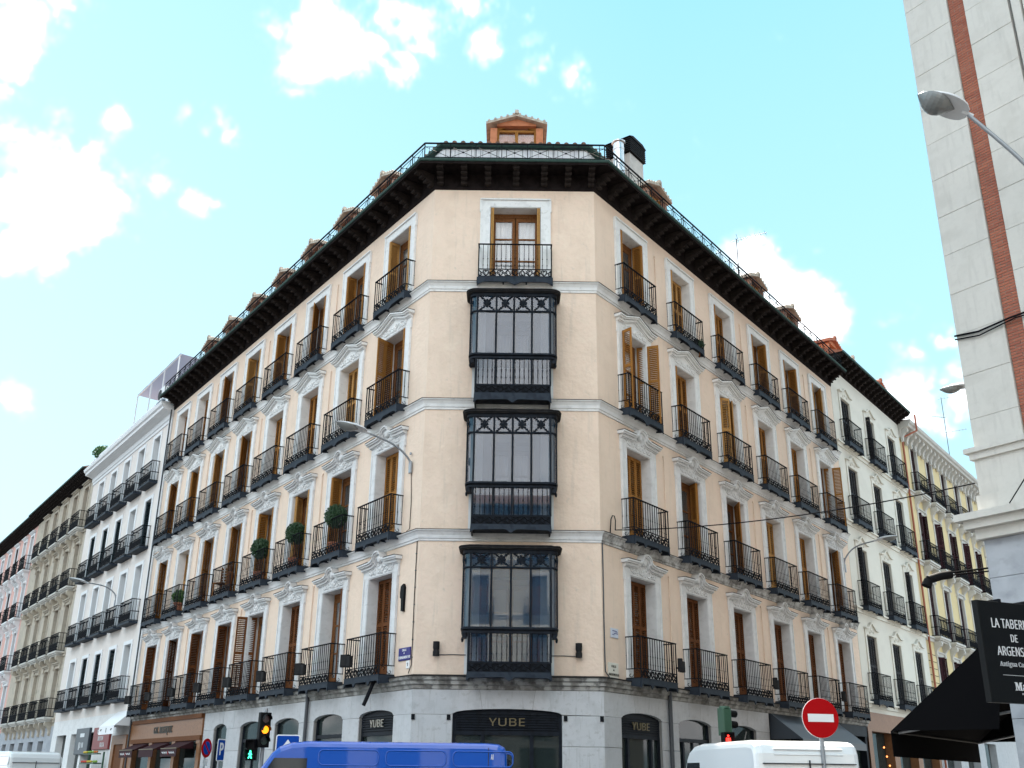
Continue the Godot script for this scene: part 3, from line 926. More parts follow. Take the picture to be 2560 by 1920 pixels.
func shop_window(root: Node3D, face: Transform3D, o: Array, sign_: String, fan: bool) -> void:
	# dark frame and glass in an arched opening
	var to := Transform3D(Basis(), -root.position) * face
	var mid: float = (o[0] + o[1]) / 2
	var hw: float = (o[1] - o[0]) / 2
	var w := put(root, "shop_window", fresh(func(st: SurfaceTool):
		span(st, -hw, -hw + 0.08, 0, o[3], -0.36, -0.27)
		span(st, hw - 0.08, hw, 0, o[3], -0.36, -0.27)
		span(st, -hw + 0.08, hw - 0.08, 2.62, 2.72, -0.36, -0.27)
		span(st, -hw + 0.08, hw - 0.08, 0, 0.5, -0.36, -0.28)
		if fan:
			span(st, -0.03, 0.03, 0.5, 2.62, -0.35, -0.28)
		if hw > 1.0:
			for x in [-0.62, 0.62]:
				span(st, x - 0.05, x + 0.05, 0.0, 2.62, -0.35, -0.26)), M.mirador, to * T(mid, 0, 0.17))
	put(w, "pane", fresh(func(st: SurfaceTool): span(st, -hw + 0.08, hw - 0.08, 0.5, 2.62, -0.335, -0.32)), M.shop_glass)
	put(w, "room", fresh(func(st: SurfaceTool):
		var r := hw + 0.3
		quad(st, V(-r, 3.3, -2.4), V(r, 3.3, -2.4), V(r, 0, -2.4), V(-r, 0, -2.4))
		quad(st, V(-r, 3.3, -0.4), V(-r, 3.3, -2.4), V(-r, 0, -2.4), V(-r, 0, -0.4))
		quad(st, V(r, 3.3, -2.4), V(r, 3.3, -0.4), V(r, 0, -0.4), V(r, 0, -2.4))
		quad(st, V(-r, 3.3, -0.4), V(r, 3.3, -0.4), V(r, 3.3, -2.4), V(-r, 3.3, -2.4))
		quad(st, V(-r, 0.02, -2.4), V(r, 0.02, -2.4), V(r, 0.02, -0.4), V(-r, 0.02, -0.4))), M.room)
	if sign_:
		put(w, "sign_panel", fresh(func(st: SurfaceTool):
			span(st, -hw + 0.08, hw - 0.08, 2.72, o[3], -0.36, -0.30)
			for k in 7:
				span(st, -hw + 0.1, hw - 0.1, 2.745 + k * 0.062, 2.775 + k * 0.062, -0.30, -0.25)), M.mirador)
		var t := put(w, "lettering", letters(sign_, 0.19, 0.03), M.gold if hw > 1.0 else M.letter_grey, Transform3D(Basis.from_scale(Vector3(1.5 if hw > 1.0 else 1.25, 1, 1)), Vector3(0, 2.93, -0.22)))
	else:
		put(w, "fanlight", fresh(func(st: SurfaceTool): span(st, -hw + 0.08, hw - 0.08, 2.72, o[3], -0.335, -0.32)), M.shop_glass)

func mirador(root: Node3D, d: Dictionary) -> void:
	# a glazed iron bay on the chamfered face
	var p := 0.75
	var to := Transform3D(Basis(), -root.position) * FC * T(0.015, d.floor, 0)
	var plan := func(hx: float, pz: float, r: float) -> Array:
		# half outline from the wall round the rounded corner to the other wall
		var pts := [Vector2(-hx, 0.0)]
		for k in 6:
			var a := PI - PI / 2 * k / 5
			pts.append(Vector2(-hx + r + r * cos(a), pz - r + r * sin(a)))
		for k in 6:
			var a := PI / 2 - PI / 2 * k / 5
			pts.append(Vector2(hx - r + r * cos(a), pz - r + r * sin(a)))
		pts.append(Vector2(hx, 0.0))
		return pts
	var ring := func(st: SurfaceTool, hx: float, pz: float, r: float, y0: float, y1: float) -> void:
		var poly := PackedVector2Array()
		for q in plan.call(hx, pz, r):
			poly.append(Vector2(q.x, q.y))
		prism(st, poly, y0, y1, Transform3D(Basis(Vector3(1, 0, 0), Vector3(0, 0, 1), Vector3(0, 1, 0)), Vector3.ZERO))
	var hx := 1.22
	var r := 0.20
	var xs := [-1.025, -0.485, 0.02, 0.53, 1.05]
	var yt: float = d.transom
	var yr: float = d.roof
	var ys: float = d.sill
	var bay := put(root, "glazed_bay", fresh(func(st: SurfaceTool):
		ring.call(st, hx + 0.02, p + 0.02, r, yr - 0.09, yr)                     # head
		for q in [[yt, 0.05, 0.0], [ys, 0.06, 0.0]]:
			var pl: Array = plan.call(hx, p, r)
			var pts := []
			for v in pl:
				pts.append(Vector3(v.x, q[0], v.y))
			tube(st, pts, q[1] * 0.55, 6)
		for x in xs:
			span(st, x - 0.026, x + 0.026, ys, yr - 0.09, p - 0.03, p + 0.018)
		for s in [-1.0, 1.0]:
			span(st, s * (hx - 0.05), s * hx, ys - 0.1, yr - 0.09, 0.0, 0.06)
			tube(st, [Vector3(s * hx, ys, p - r), Vector3(s * hx, yr - 0.09, p - r)], 0.022, 6)
			ball(st, Vector3(s * (hx + 0.0), yr - 0.26, p - 0.12), Vector3(0.03, 0.12, 0.05), 6, 4)
			span(st, s * (hx - 0.03), s * hx, yt - 0.02, yt + 0.03, 0.05, p - r)
		# lower part, narrower, with its own frame
		for x in xs:
			span(st, x - 0.022, x + 0.022, 0.24, ys - 0.13, p - 0.06, p - 0.02)
		for s in [-1.0, 1.0]:
			span(st, s * 1.06, s * 1.02, 0.0, ys - 0.13, p - 0.07, p - 0.01)
			span(st, s * 1.06, s * 1.02, 0.0, ys - 0.13, 0.0, 0.05)
			span(st, s * 1.06, s * 1.03, 0.0, 0.24, 0.05, p - 0.07)
		span(st, -1.06, 1.06, 0.22, 0.26, p - 0.07, p - 0.005)
		span(st, -1.06, 1.06, 0.0, 0.22, p - 0.055, p - 0.03)), M.mirador, to)
	put(bay, "roof", fresh(func(st: SurfaceTool):
		ring.call(st, hx + 0.08, p + 0.08, r + 0.05, yr, yr + 0.03)
		ring.call(st, hx + 0.12, p + 0.12, r + 0.08, yr + 0.03, yr + 0.085)
		ring.call(st, hx + 0.07, p + 0.07, r + 0.05, yr + 0.085, yr + 0.11)
		var lip := []
		var rr := RandomNumberGenerator.new()
		rr.seed = int(yr * 100)
		for q in plan.call(hx + 0.12, p + 0.12, r + 0.08):
			lip.append(Vector3(q.x, yr + 0.08 + rr.randf_range(-0.012, 0.012), q.y))
		tube(st, lip, 0.022, 5)), M.lead)
	put(bay, "sill", fresh(func(st: SurfaceTool):
		ring.call(st, hx + 0.03, p + 0.04, r, ys - 0.035, ys)
		ring.call(st, hx + 0.01, p + 0.01, r, ys - 0.13, ys - 0.075)
		ring.call(st, hx - 0.02, p - 0.03, r, ys - 0.075, ys - 0.035)
		for s in [-1.0, 1.0]:
			span(st, s * 1.09, s * 1.2, ys - 0.25, ys - 0.13, p - 0.26, p - 0.05)
			ball(st, Vector3(s * 1.2, ys - 0.28, p - 0.16), Vector3(0.035, 0.07, 0.04), 6, 4)), M.mirador)
	put(bay, "base_plate", fresh(func(st: SurfaceTool):
		prism(st, PackedVector2Array([Vector2(-1.06, 0.0), Vector2(1.06, 0.0), Vector2(1.08, d.base - 0.05), Vector2(0.98, d.base + 0.03), Vector2(0.22, d.base + 0.05), Vector2(0.13, d.base + 0.04), Vector2(0.0, d.base - 0.05), Vector2(-0.13, d.base + 0.04), Vector2(-0.22, d.base + 0.05), Vector2(-0.98, d.base + 0.03), Vector2(-1.08, d.base - 0.05)]), p - 0.03, p)
		span(st, -1.06, 1.06, -0.1, -0.005, 0.0, p - 0.035)
		for s in [-1.0, 1.0]:
			span(st, s * 1.06, s * 1.02, d.base, -0.1, 0.0, p - 0.04)), M.iron_blue)
	put(bay, "scroll_panel", fresh(func(st: SurfaceTool): scroll_strip(st, -1.04, 1.04, 0.02, 0.22, p - 0.012, 9)), M.iron)
	put(bay, "balusters", fresh(func(st: SurfaceTool):
		for k in 16:
			var x := -1.02 + (k + 0.5) * 2.04 / 16
			box(st, Vector3(x, (0.24 + ys - 0.13) / 2, p - 0.01), Vector3(0.018, ys - 0.37, 0.018))
			for e in [0.3, 0.55]:
				ball(st, Vector3(x, lerp(0.24, ys - 0.13, e), p - 0.01), Vector3(0.02, 0.035, 0.02), 5, 4)), M.iron)
	for k in 4:                                                     # cast leaf crosses in the upper lights
		var x0: float = xs[k] + 0.03
		var x1: float = xs[k + 1] - 0.03
		var c := Vector3((x0 + x1) / 2, (yt + yr - 0.09) / 2 + 0.02, p - 0.005)
		put(bay, "ornament", fresh(func(st: SurfaceTool):
			for s in [-1.0, 1.0]:
				for e in [-1.0, 1.0]:
					var far := Vector3(s * (x1 - x0) * 0.47, e * (yr - 0.09 - yt) * 0.48, 0)
					tube(st, [Vector3.ZERO, Vector3(far.x * 0.45, far.y * 0.62, 0), far], 0.026, 4, 0.016, 0.6)
					for t in [0.35, 0.6, 0.82]:
						ball(st, Vector3(far.x * t, far.y * (t + 0.06), 0.004), Vector3(0.042, 0.026, 0.012), 5, 3)
			ball(st, Vector3.ZERO, Vector3(0.055, 0.06, 0.02), 7, 4)
			for q in 4:
				ball(st, Vector3(0.075 * cos(q * PI / 2), 0.085 * sin(q * PI / 2), 0), Vector3(0.045, 0.05, 0.014), 5, 3)), M.mirador, Transform3D(Basis(), c))
		put(bay, "upper_light", fresh(func(st: SurfaceTool): span(st, x0, x1, yt + 0.03, yr - 0.09, p - 0.03, p - 0.024)), M.glass)
		put(bay, "pane", fresh(func(st: SurfaceTool): span(st, x0, x1, ys + 0.03, yt - 0.03, p - 0.03, p - 0.024)), M.glass)
		put(bay, "lower_light", fresh(func(st: SurfaceTool): span(st, x0, x1, 0.26, ys - 0.13, p - 0.05, p - 0.044)), M.glass)
	for s in [-1.0, 1.0]:                                           # bent panes round the corners and the cheeks
		put(bay, "bent_pane", fresh(func(st: SurfaceTool):
			var pl: Array = plan.call(hx - 0.02, p - 0.02, r)
			var part: Array = pl.slice(0, 7) if s < 0 else pl.slice(7, 14)
			for k in part.size() - 1:
				var a: Vector2 = part[k]
				var b: Vector2 = part[k + 1]
				quad(st, Vector3(a.x, yr - 0.09, a.y), Vector3(b.x, yr - 0.09, b.y), Vector3(b.x, ys + 0.02, b.y), Vector3(a.x, ys + 0.02, a.y))), M.glass)
	# the room side: white cheeks, a plaster reveal, and a glazed door with the room beyond
	for e in [-1.0, 1.0]:
		put(bay, "inner_cheek", fresh(func(st: SurfaceTool): span(st, e * 0.80, e * 1.16, 0.0, yr - 0.1, 0.004, 0.012)), M.curtain)
	put(bay, "inner_reveal", fresh(func(st: SurfaceTool): wall_mesh(st, -0.80, 0.80, 0.0, yr - 0.1, [[-0.60, 0.60, -0.1, 2.50]], 0.42)), M.bay_grey if d.pale else M.door_wood, T(0, 0, 0.012))
	var door := put(bay, "inner_door", window_frame_mesh(0.60, 2.50), M.bay_grey if d.pale else M.door_wood)
	add_panes(bay, 0.60, 2.50, M.pane)
	add_room(bay, 0.60, 2.50, 3 if d.pale else 0)

func dormer(root: Node3D, xf: Transform3D, w: float, h: float, wall: Material, roof: Material, big: bool) -> void:
	# origin: middle of the front at its foot
	var d := put(root, "dormer", fresh(func(st: SurfaceTool):
		var hw := w / 2 - 0.14
		prism(st, PackedVector2Array([Vector2(-hw, 0), Vector2(-hw + 0.22, 0), Vector2(-hw + 0.22, h), Vector2(-hw, h)]), -2.2, 0.0)
		prism(st, PackedVector2Array([Vector2(hw - 0.22, 0), Vector2(hw, 0), Vector2(hw, h), Vector2(hw - 0.22, h)]), -2.2, 0.0)
		prism(st, PackedVector2Array([Vector2(-hw + 0.22, h + 0.1), Vector2(hw - 0.22, h + 0.1), Vector2(hw - 0.22, h + 0.16), Vector2(0, h + 0.36), Vector2(-hw + 0.22, h + 0.16)]), -2.2, -0.01)
		span(st, -hw + 0.22, hw - 0.22, 0.0, h + 0.1, -2.2, -0.3)), wall, xf)
	put(d, "window_frame", fresh(func(st: SurfaceTool):
		var hw := w / 2 - 0.36
		span(st, -hw, -hw + 0.07, 0, h + 0.1, -0.26, -0.16)
		span(st, hw - 0.07, hw, 0, h + 0.1, -0.26, -0.16)
		span(st, -0.05, 0.05, 0, h - 0.06, -0.26, -0.15)
		span(st, -hw + 0.07, hw - 0.07, h - 0.06, h + 0.02, -0.26, -0.15)
		for s in [-1.0, 1.0]:
			bar_along(st, [Vector2(0, h + 0.33), Vector2(s * hw, h + 0.09)] if s > 0 else [Vector2(s * hw, h + 0.09), Vector2(0, h + 0.33)], 1, -0.09, 0.0, -0.26, -0.15)), M.honey)
	for s in [-1.0, 1.0]:
		put(d, "pane", fresh(func(st: SurfaceTool): span(st, s * 0.05, s * (w / 2 - 0.43), 0, h - 0.06, -0.23, -0.22)), M.pane)
	put(d, "gable_pane", fresh(func(st: SurfaceTool): prism(st, PackedVector2Array([Vector2(-w / 2 + 0.5, h + 0.03), Vector2(w / 2 - 0.5, h + 0.03), Vector2(0, h + 0.24)]), -0.23, -0.22)), M.pane)
	put(d, "roof", fresh(func(st: SurfaceTool):
		for s in [-1.0, 1.0]:
			var pts := [Vector2(0, h + 0.46), Vector2(s * (w / 2), h + 0.14)] if s > 0 else [Vector2(s * (w / 2), h + 0.14), Vector2(0, h + 0.46)]
			bar_along(st, pts, 1, -0.09, 0.0, -2.6, 0.16)
			for k in 5:                                                  # tiles lie down the slope
				var t := (k + 0.5) / 5.0
				var y: float = lerp(h + 0.47, h + 0.15, t)
				var a := Vector3(s * w / 2 * (t - 0.11), y + 0.035, 0.10)
				tube(st, [Vector3(s * w / 2 * t, y + 0.005, 0.17), Vector3(s * w / 2 * t, y + 0.005, -2.5)], 0.045, 6)
		tube(st, [Vector3(0, h + 0.5, 0.2), Vector3(0, h + 0.5, -2.5)], 0.07, 6)
		span(st, -0.06, 0.06, h + 0.46, h + 0.6, 0.06, 0.18)), roof)

func eave_bracket_mesh() -> Mesh:
	return made("eave_bracket", func(st: SurfaceTool):
		var prof := PackedVector2Array([Vector2(0.0, 0.0), Vector2(0.07, 0.0), Vector2(0.10, 0.035), Vector2(0.12, 0.09), Vector2(0.19, 0.10), Vector2(0.23, 0.14), Vector2(0.26, 0.19), Vector2(0.34, 0.20), Vector2(0.385, 0.235), Vector2(0.41, 0.28), Vector2(0.50, 0.285), Vector2(0.56, 0.31), Vector2(0.60, 0.35), Vector2(0.66, 0.355), Vector2(0.66, 0.42), Vector2(0.0, 0.42)])
		var turn := Transform3D(Basis(Vector3(0, 0, 1), Vector3(0, 1, 0), Vector3(-1, 0, 0)), Vector3(0.0, 0, 0))
		prism(st, prof, -0.085, 0.085, turn)
		for q in [[0.10, 0.01, 0.05], [0.25, 0.11, 0.05], [0.40, 0.205, 0.05], [0.58, 0.29, 0.045]]:
			tube(st, [Vector3(-0.10, q[1] + 0.03, q[0]), Vector3(0.10, q[1] + 0.03, q[0])], q[2] * 0.8, 6))

func attic_railing(root: Node3D, a: Vector3, b: Vector3, first: bool) -> void:
	# ironwork of crossed bars along the edge of the roof terrace, one part per run
	var len := a.distance_to(b)
	var dir := (b - a) / len
	var xf := Transform3D(Basis(dir, Vector3.UP, dir.cross(Vector3.UP)), a)
	var rail := put(root, "roof_railing", fresh(func(st: SurfaceTool):
		var h := 0.54
		span(st, 0, len, h - 0.02, h + 0.02, -0.02, 0.02)
		span(st, 0, len, 0.03, 0.05, -0.012, 0.012)
		span(st, 0, len, 0.40, 0.415, -0.01, 0.01)
		var n := int(round(len / 0.74))
		for k in n + 1:
			var x := len * k / n
			box(st, Vector3(x, h / 2, 0), Vector3(0.024, h, 0.024))
			if k % 4 == 3:
				box(st, Vector3(x - 0.15, h / 2, 0), Vector3(0.018, h, 0.018))
			if k < n:
				var w := len / n
				for s in [0, 1]:
					tube(st, [Vector3(x + 0.03, 0.05 + 0.35 * s, 0), Vector3(x + w - 0.03, 0.40 - 0.35 * s, 0)], 0.008, 4)
				ball(st, Vector3(x + w / 2, 0.225, 0), Vector3(0.035, 0.035, 0.02), 6, 4)
				for e in [0.18, 0.82]:
					box(st, Vector3(x + w * e, 0.22, 0), Vector3(0.012, 0.36, 0.012))), M.iron, Transform3D(Basis(), -root.position) * xf)

func build_corner_block() -> void:
	var root := thing("corner_building", "five-storey cream corner building with white window surrounds, dark bracketed eaves and three stacked glazed bays", "building", Vector3(0, 0, D))
	var off := Transform3D(Basis(), -root.position)
	var toL := off * FL
	var toR := off * FR
	var toC := off * FC
	var hw := 0.715
	# walls with their openings
	var holes := []
	for x in BAYS_L:
		for f in FLOORS:
			holes.append([-x - hw, -x + hw, f[0] - 0.02, f[0] - 0.02 + f[1]])
	put(root, "wall", fresh(func(st: SurfaceTool): wall_mesh(st, -25.2, 0, 3.74, TOP + 0.2, holes)), M.plaster, toL)
	holes = []
	for x in BAYS_R:
		for f in FLOORS:
			holes.append([x - hw, x + hw, f[0] - 0.02, f[0] - 0.02 + f[1]])
	put(root, "wall", fresh(func(st: SurfaceTool): wall_mesh(st, 0, 20.35, 3.74, TOP + 0.2, holes)), M.plaster, toR)
	holes = [[0.045 - 0.775, 0.045 + 0.775, 15.34, 17.90]]
	for y in [11.54, 7.84, 4.08]:
		holes.append([-0.725, 0.755, y, y + 2.68])
	put(root, "wall", fresh(func(st: SurfaceTool): wall_mesh(st, -HALF, HALF, 3.74, TOP + 0.2, holes)), M.plaster, toC)
	# behind the fronts the building is solid
	var plan := main_plan()
	var inner := outline_at(plan, -2.6)
	var core := PackedVector2Array()
	for p in inner:
		core.append(p)
	core.append(flat2(FR * V(20.3, 0, -12.0)))
	core.append(Vector2(0, -44))
	core.append(flat2(FL * V(-25.1, 0, -12.0)))
	put(root, "rear_wall", fresh(func(st: SurfaceTool): prism(st, core, -19.6, 0.0, off * Transform3D(Basis(Vector3(1, 0, 0), Vector3(0, 0, 1), Vector3(0, -1, 0)), Vector3.ZERO))), M.core)
	# string courses, cornice over the ground floor
	for s in [[15.28, M.trim, M.trim_worn], [11.58, M.trim, M.trim_worn], [7.83, M.trim_worn, M.trim_soot_and_shade]]:
		var y: float = s[0]
		var prof := [Vector2(0.0, y - 0.30), Vector2(0.035, y - 0.29), Vector2(0.035, y - 0.235), Vector2(0.06, y - 0.225), Vector2(0.075, y - 0.14), Vector2(0.085, y - 0.12), Vector2(0.12, y - 0.06), Vector2(0.16, y - 0.035), Vector2(0.16, y - 0.005), Vector2(0.0, y + 0.02)]
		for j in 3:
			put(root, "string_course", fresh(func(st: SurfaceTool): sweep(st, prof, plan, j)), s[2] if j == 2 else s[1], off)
		put(root, "lead_capping", fresh(func(st: SurfaceTool): sweep(st, [Vector2(0.158, y - 0.007), Vector2(0.175, y - 0.007), Vector2(0.175, y + 0.006), Vector2(0.0, y + 0.036)], plan)), M.lead, off)
	put(root, "cornice", fresh(func(st: SurfaceTool): sweep(st, [Vector2(0.0, 3.70), Vector2(0.03, 3.72), Vector2(0.045, 3.80), Vector2(0.10, 3.83), Vector2(0.11, 3.90), Vector2(0.16, 3.94), Vector2(0.17, 4.02), Vector2(0.0, 4.06)], plan)), M.dirty, off)
	put(root, "lead_capping", fresh(func(st: SurfaceTool): sweep(st, [Vector2(0.168, 4.015), Vector2(0.19, 4.015), Vector2(0.19, 4.035), Vector2(0.0, 4.075)], plan)), M.lead, off)
	# eaves
	put(root, "eave_board", fresh(func(st: SurfaceTool): sweep(st, [Vector2(0.0, 18.46), Vector2(0.03, 18.48), Vector2(0.05, 18.54), Vector2(0.05, 19.0), Vector2(0.72, 19.0), Vector2(0.72, 18.93), Vector2(0.76, 18.93), Vector2(0.77, 19.02)], plan)), M.eave, off)
	put(root, "gutter", fresh(func(st: SurfaceTool): sweep(st, [Vector2(0.765, 19.0), Vector2(0.80, 19.01), Vector2(0.82, 19.05), Vector2(0.82, 19.075), Vector2(0.70, 19.12), Vector2(0.1, 19.22)], plan)), M.copper, off)
	for x in [-2.27, -1.54, -0.81, 0.05, 0.91, 1.64, 2.35]:
		put(root, "eave_bracket", eave_bracket_mesh(), M.eave_tip, toC * T(x, 18.575, 0.05))
	for k in 34:
		put(root, "eave_bracket", eave_bracket_mesh(), M.eave_tip, toL * T(-0.10 - k * 0.748, 18.575, 0.05))
	for k in 28:
		put(root, "eave_bracket", eave_bracket_mesh(), M.eave_tip, toR * T(0.12 + k * 0.742, 18.575, 0.05))
	# terrace edge: railing, boarded parapet, gutter, tiles
	var edge := outline_at(plan, 0.60)
	for k in 3:
		attic_railing(root, Vector3(edge[k].x, 19.20, edge[k].y), Vector3(edge[k + 1].x, 19.20, edge[k + 1].y), k == 1)
	var back := -0.22
	var pl: Vector3 = FL * V(0, 0, back)
	var pr: Vector3 = FR * V(0, 0, back)
	pl -= FL.basis.x * ((pl.z - D) / FL.basis.x.z)
	pr -= FR.basis.x * ((pr.z - D) / FR.basis.x.z)
	var set_back := [flat2(FL * V(-25.2, 0, back)), flat2(pl), flat2(pr), flat2(FR * V(20.35, 0, back))]
	var par := outline_at(set_back, 0.12)
	for k in 3:
		var a := Vector3(par[k].x, 19.18, par[k].y)
		var b := Vector3(par[k + 1].x, 19.18, par[k + 1].y)
		var len := a.distance_to(b)
		var n := int(round(len / 0.25))
		var dir := (b - a) / len
		var xf := off * Transform3D(Basis(dir, Vector3.UP, dir.cross(Vector3.UP)), a)
		var bw := len / n
		var mesh := fresh(func(st: SurfaceTool): bevel_box(st, Vector3(0, 0.36, -0.03), Vector3(bw - 0.012, 0.72, 0.06), 0.006))
		put(root, "parapet_back", fresh(func(st: SurfaceTool): span(st, 0, len, 0, 0.70, -0.09, -0.05)), M.joint, xf)
		for j in n:
			put(root, "parapet_board", mesh, M.white_board, xf * T((j + 0.5) * bw, 0, rng.randf_range(-0.004, 0.004)))
	put(root, "gutter", fresh(func(st: SurfaceTool): sweep(st, [Vector2(0.05, 19.86), Vector2(0.20, 19.87), Vector2(0.27, 19.92), Vector2(0.28, 20.0), Vector2(0.26, 20.0), Vector2(0.2, 19.94), Vector2(0.0, 19.94)], set_back)), M.copper, off)
	put(root, "roof", fresh(func(st: SurfaceTool): sweep(st, [Vector2(0.18, 19.95), Vector2(-4.0, 21.9)], set_back)), M.tile, off)
	var ridge := outline_at(plan, -4.2)
	var cap := PackedVector2Array([ridge[0], ridge[1], ridge[2], ridge[3], flat2(FR * V(20.3, 0, -12.0)), Vector2(0, -44), flat2(FL * V(-25.1, 0, -12.0))])
	put(root, "roof", fresh(func(st: SurfaceTool): prism(st, cap, -21.88, -19.6, off * Transform3D(Basis(Vector3(1, 0, 0), Vector3(0, 0, 1), Vector3(0, -1, 0)), Vector3.ZERO))), M.tile)
	var tile := made("eave_tile", func(st: SurfaceTool):
		var a := Vector3(0, 0.0, 0.06)
		tube(st, [Vector3(0, 0, 0.05), Vector3(0, 0.20, -0.40)], 0.085, 8, 0.075))
	var te := outline_at(set_back, 0.20)
	for k in 3:
		var a := Vector3(te[k].x, 19.99, te[k].y)
		var b := Vector3(te[k + 1].x, 19.99, te[k + 1].y)
		var n := int(a.distance_to(b) / 0.255)
		var dir := (b - a).normalized()
		for j in n:
			var p := a + dir * (j + 0.5) * a.distance_to(b) / n
			put(root, "roof_tile", tile, M.tile, off * Transform3D(Basis(dir, Vector3.UP, dir.cross(Vector3.UP)), p + Vector3(0, rng.randf_range(-0.012, 0.012), 0)))
	# dormers
	dormer(root, toC * T(0.05, 20.30, -1.0), 2.0, 1.16, M.dormer_wall, M.tile_pale, true)
	for k in range(1, 8):
		dormer(root, toL * T(-BAYS_L[k], 20.3, -0.8), 1.8, 1.16, M.dormer_dark, M.tile_pale, false)
	for u in [5.7, 14.5, 18.35]:
		dormer(root, toR * T(u, 20.3, -0.8), 1.8, 1.16, M.dormer_dark, M.tile_pale, false)
	# chimney stack with louvred cap and a steel flue
	var ch := put(root, "chimney", fresh(func(st: SurfaceTool): span(st, -0.5, 0.5, 0.0, 2.75, -0.9, 0.0)), M.chimney, toR * T(5.55, 20.5, -1.5))
	put(ch, "louvred_cap", fresh(func(st: SurfaceTool):
		for k in 7:
			span(st, -0.58, 0.58, 2.80 + k * 0.085, 2.84 + k * 0.085, -0.98, 0.08)
		span(st, -0.5, 0.5, 2.75, 3.40, -0.9, -0.02)
		prism(st, PackedVector2Array([Vector2(-0.62, 3.40), Vector2(0.62, 3.40), Vector2(0.35, 3.52), Vector2(-0.35, 3.52)]), -1.0, 0.1)), M.black)
	put(ch, "flue_pipe", fresh(func(st: SurfaceTool):
		lathe(st, [Vector2(0.20, 0.0), Vector2(0.20, 2.65), Vector2(0.215, 2.66), Vector2(0.215, 2.72), Vector2(0.20, 2.73), Vector2(0.20, 2.95), Vector2(0.26, 2.96), Vector2(0.26, 3.0), Vector2(0.0, 3.12)], 18, T(-0.95, 0, -0.2))
		lathe(st, [Vector2(0.20, 1.2), Vector2(0.21, 1.21), Vector2(0.21, 1.26), Vector2(0.20, 1.27)], 18, T(-0.95, 0, -0.2))), M.steel)
	# windows
	for fl in 4:
		for k in BAYS_L.size():
			main_window(root, FL, -BAYS_L[k], fl, CODES_L[fl][k], hw, M.brown if fl == 3 else (M.honey_pale if (fl * 5 + k * 3) % 4 == 0 else M.honey))
		for k in BAYS_R.size():
			main_window(root, FR, BAYS_R[k], fl, CODES_R[fl][k], hw, M.brown if fl == 3 else (M.honey_pale if (fl * 3 + k * 5) % 4 == 1 else M.honey))
	main_window(root, FC, 0.045, 0, "FF", 0.775, M.honey_pale, 1.09)
	mirador(root, {"floor": 11.54, "roof": 3.05, "transom": 2.48, "sill": 1.16, "base": -0.24, "pale": true})
	mirador(root, {"floor": 7.84, "roof": 3.08, "transom": 2.54, "sill": 1.13, "base": -0.18, "pale": true})
	mirador(root, {"floor": 4.08, "roof": 3.08, "transom": 2.62, "sill": 1.08, "base": -0.17, "pale": false})
	# long vertical expansion slots with a stain of rust below each
	var slot := made("slot", func(st: SurfaceTool):
		tube(st, [Vector3(0, 0, 0.02), Vector3(0, -0.05, 0.035), Vector3(0, -2.2, 0.03)], 0.018, 5)
		ball(st, Vector3(0, 0.0, 0.02), Vector3(0.035, 0.045, 0.03), 6, 4))
	for f in [17.85, 14.55, 10.9, 7.2]:
		for x in [-6.6, -12.8, -18.7]:
			put(root, "vent_pipe", slot, M.plaster, toL * T(x, f, 0))
		for x in [3.75, 10.4, 16.8]:
			put(root, "vent_pipe", slot, M.plaster, toR * T(x, f, 0))
	# ground floor
	var oC := [[-1.40, 1.37, 3.12, 3.245]]
	granite_front(root, FC, -HALF, HALF, oC, 3.74, 0.46)
	shop_window(root, FC, oC[0], "YUBE", false)
	var oL := [[-14.4, -13.1, 3.08, 3.28], [-11.8, -9.85, 3.08, 3.27], [-8.80, -6.93, 3.08, 3.27], [-5.86, -3.92, 3.10, 3.27], [-2.92, -0.95, 3.10, 3.26]]
	granite_front(root, FL, -15.5, 0.0, oL)
	for k in oL.size():
		shop_window(root, FL, oL[k], "YUBE" if k == 4 else "", k in [1, 2])
	var oR := [[0.85, 3.05, 3.08, 3.26], [4.02, 6.08, 3.08, 3.24], [7.42, 9.35, 3.05, 3.22]]
	granite_front(root, FR, 0.0, 10.4, oR)
	for k in oR.size():
		shop_window(root, FR, oR[k], "YUBE" if k == 0 else "", k == 1)
	for x in [-2.40, -1.50, 1.46, 2.38]:
		put(root, "iron_clamp", made("clamp", func(st: SurfaceTool): bevel_box(st, Vector3.ZERO, Vector3(0.09, 0.13, 0.05), 0.01)), M.iron, toC * T(x, 3.03, 0.02))
	# timber shop front along the first street
	var shop := put(root, "shop_front", fresh(func(st: SurfaceTool):
		span(st, -24.5, -15.52, 2.95, 3.56, -0.2, 0.06)
		for x in [-24.4, -21.6, -18.6, -15.75]:
			span(st, x - 0.17, x + 0.17, 0, 2.78, -0.2, 0.05)
			span(st, x - 0.21, x + 0.21, 2.66, 2.78, -0.2, 0.08)
		span(st, -25.15, -24.57, 0.0, 3.62, -0.2, 0.02)
		span(st, -24.23, -15.92, 0.0, 0.6, -0.2, 0.0)), M.shop_wood, toL)
	put(shop, "dark_moulding", fresh(func(st: SurfaceTool):
		span(st, -24.5, -15.52, 2.78, 2.95, -0.2, 0.11)
		span(st, -24.5, -15.52, 3.56, 3.72, -0.2, 0.13)), M.brown)
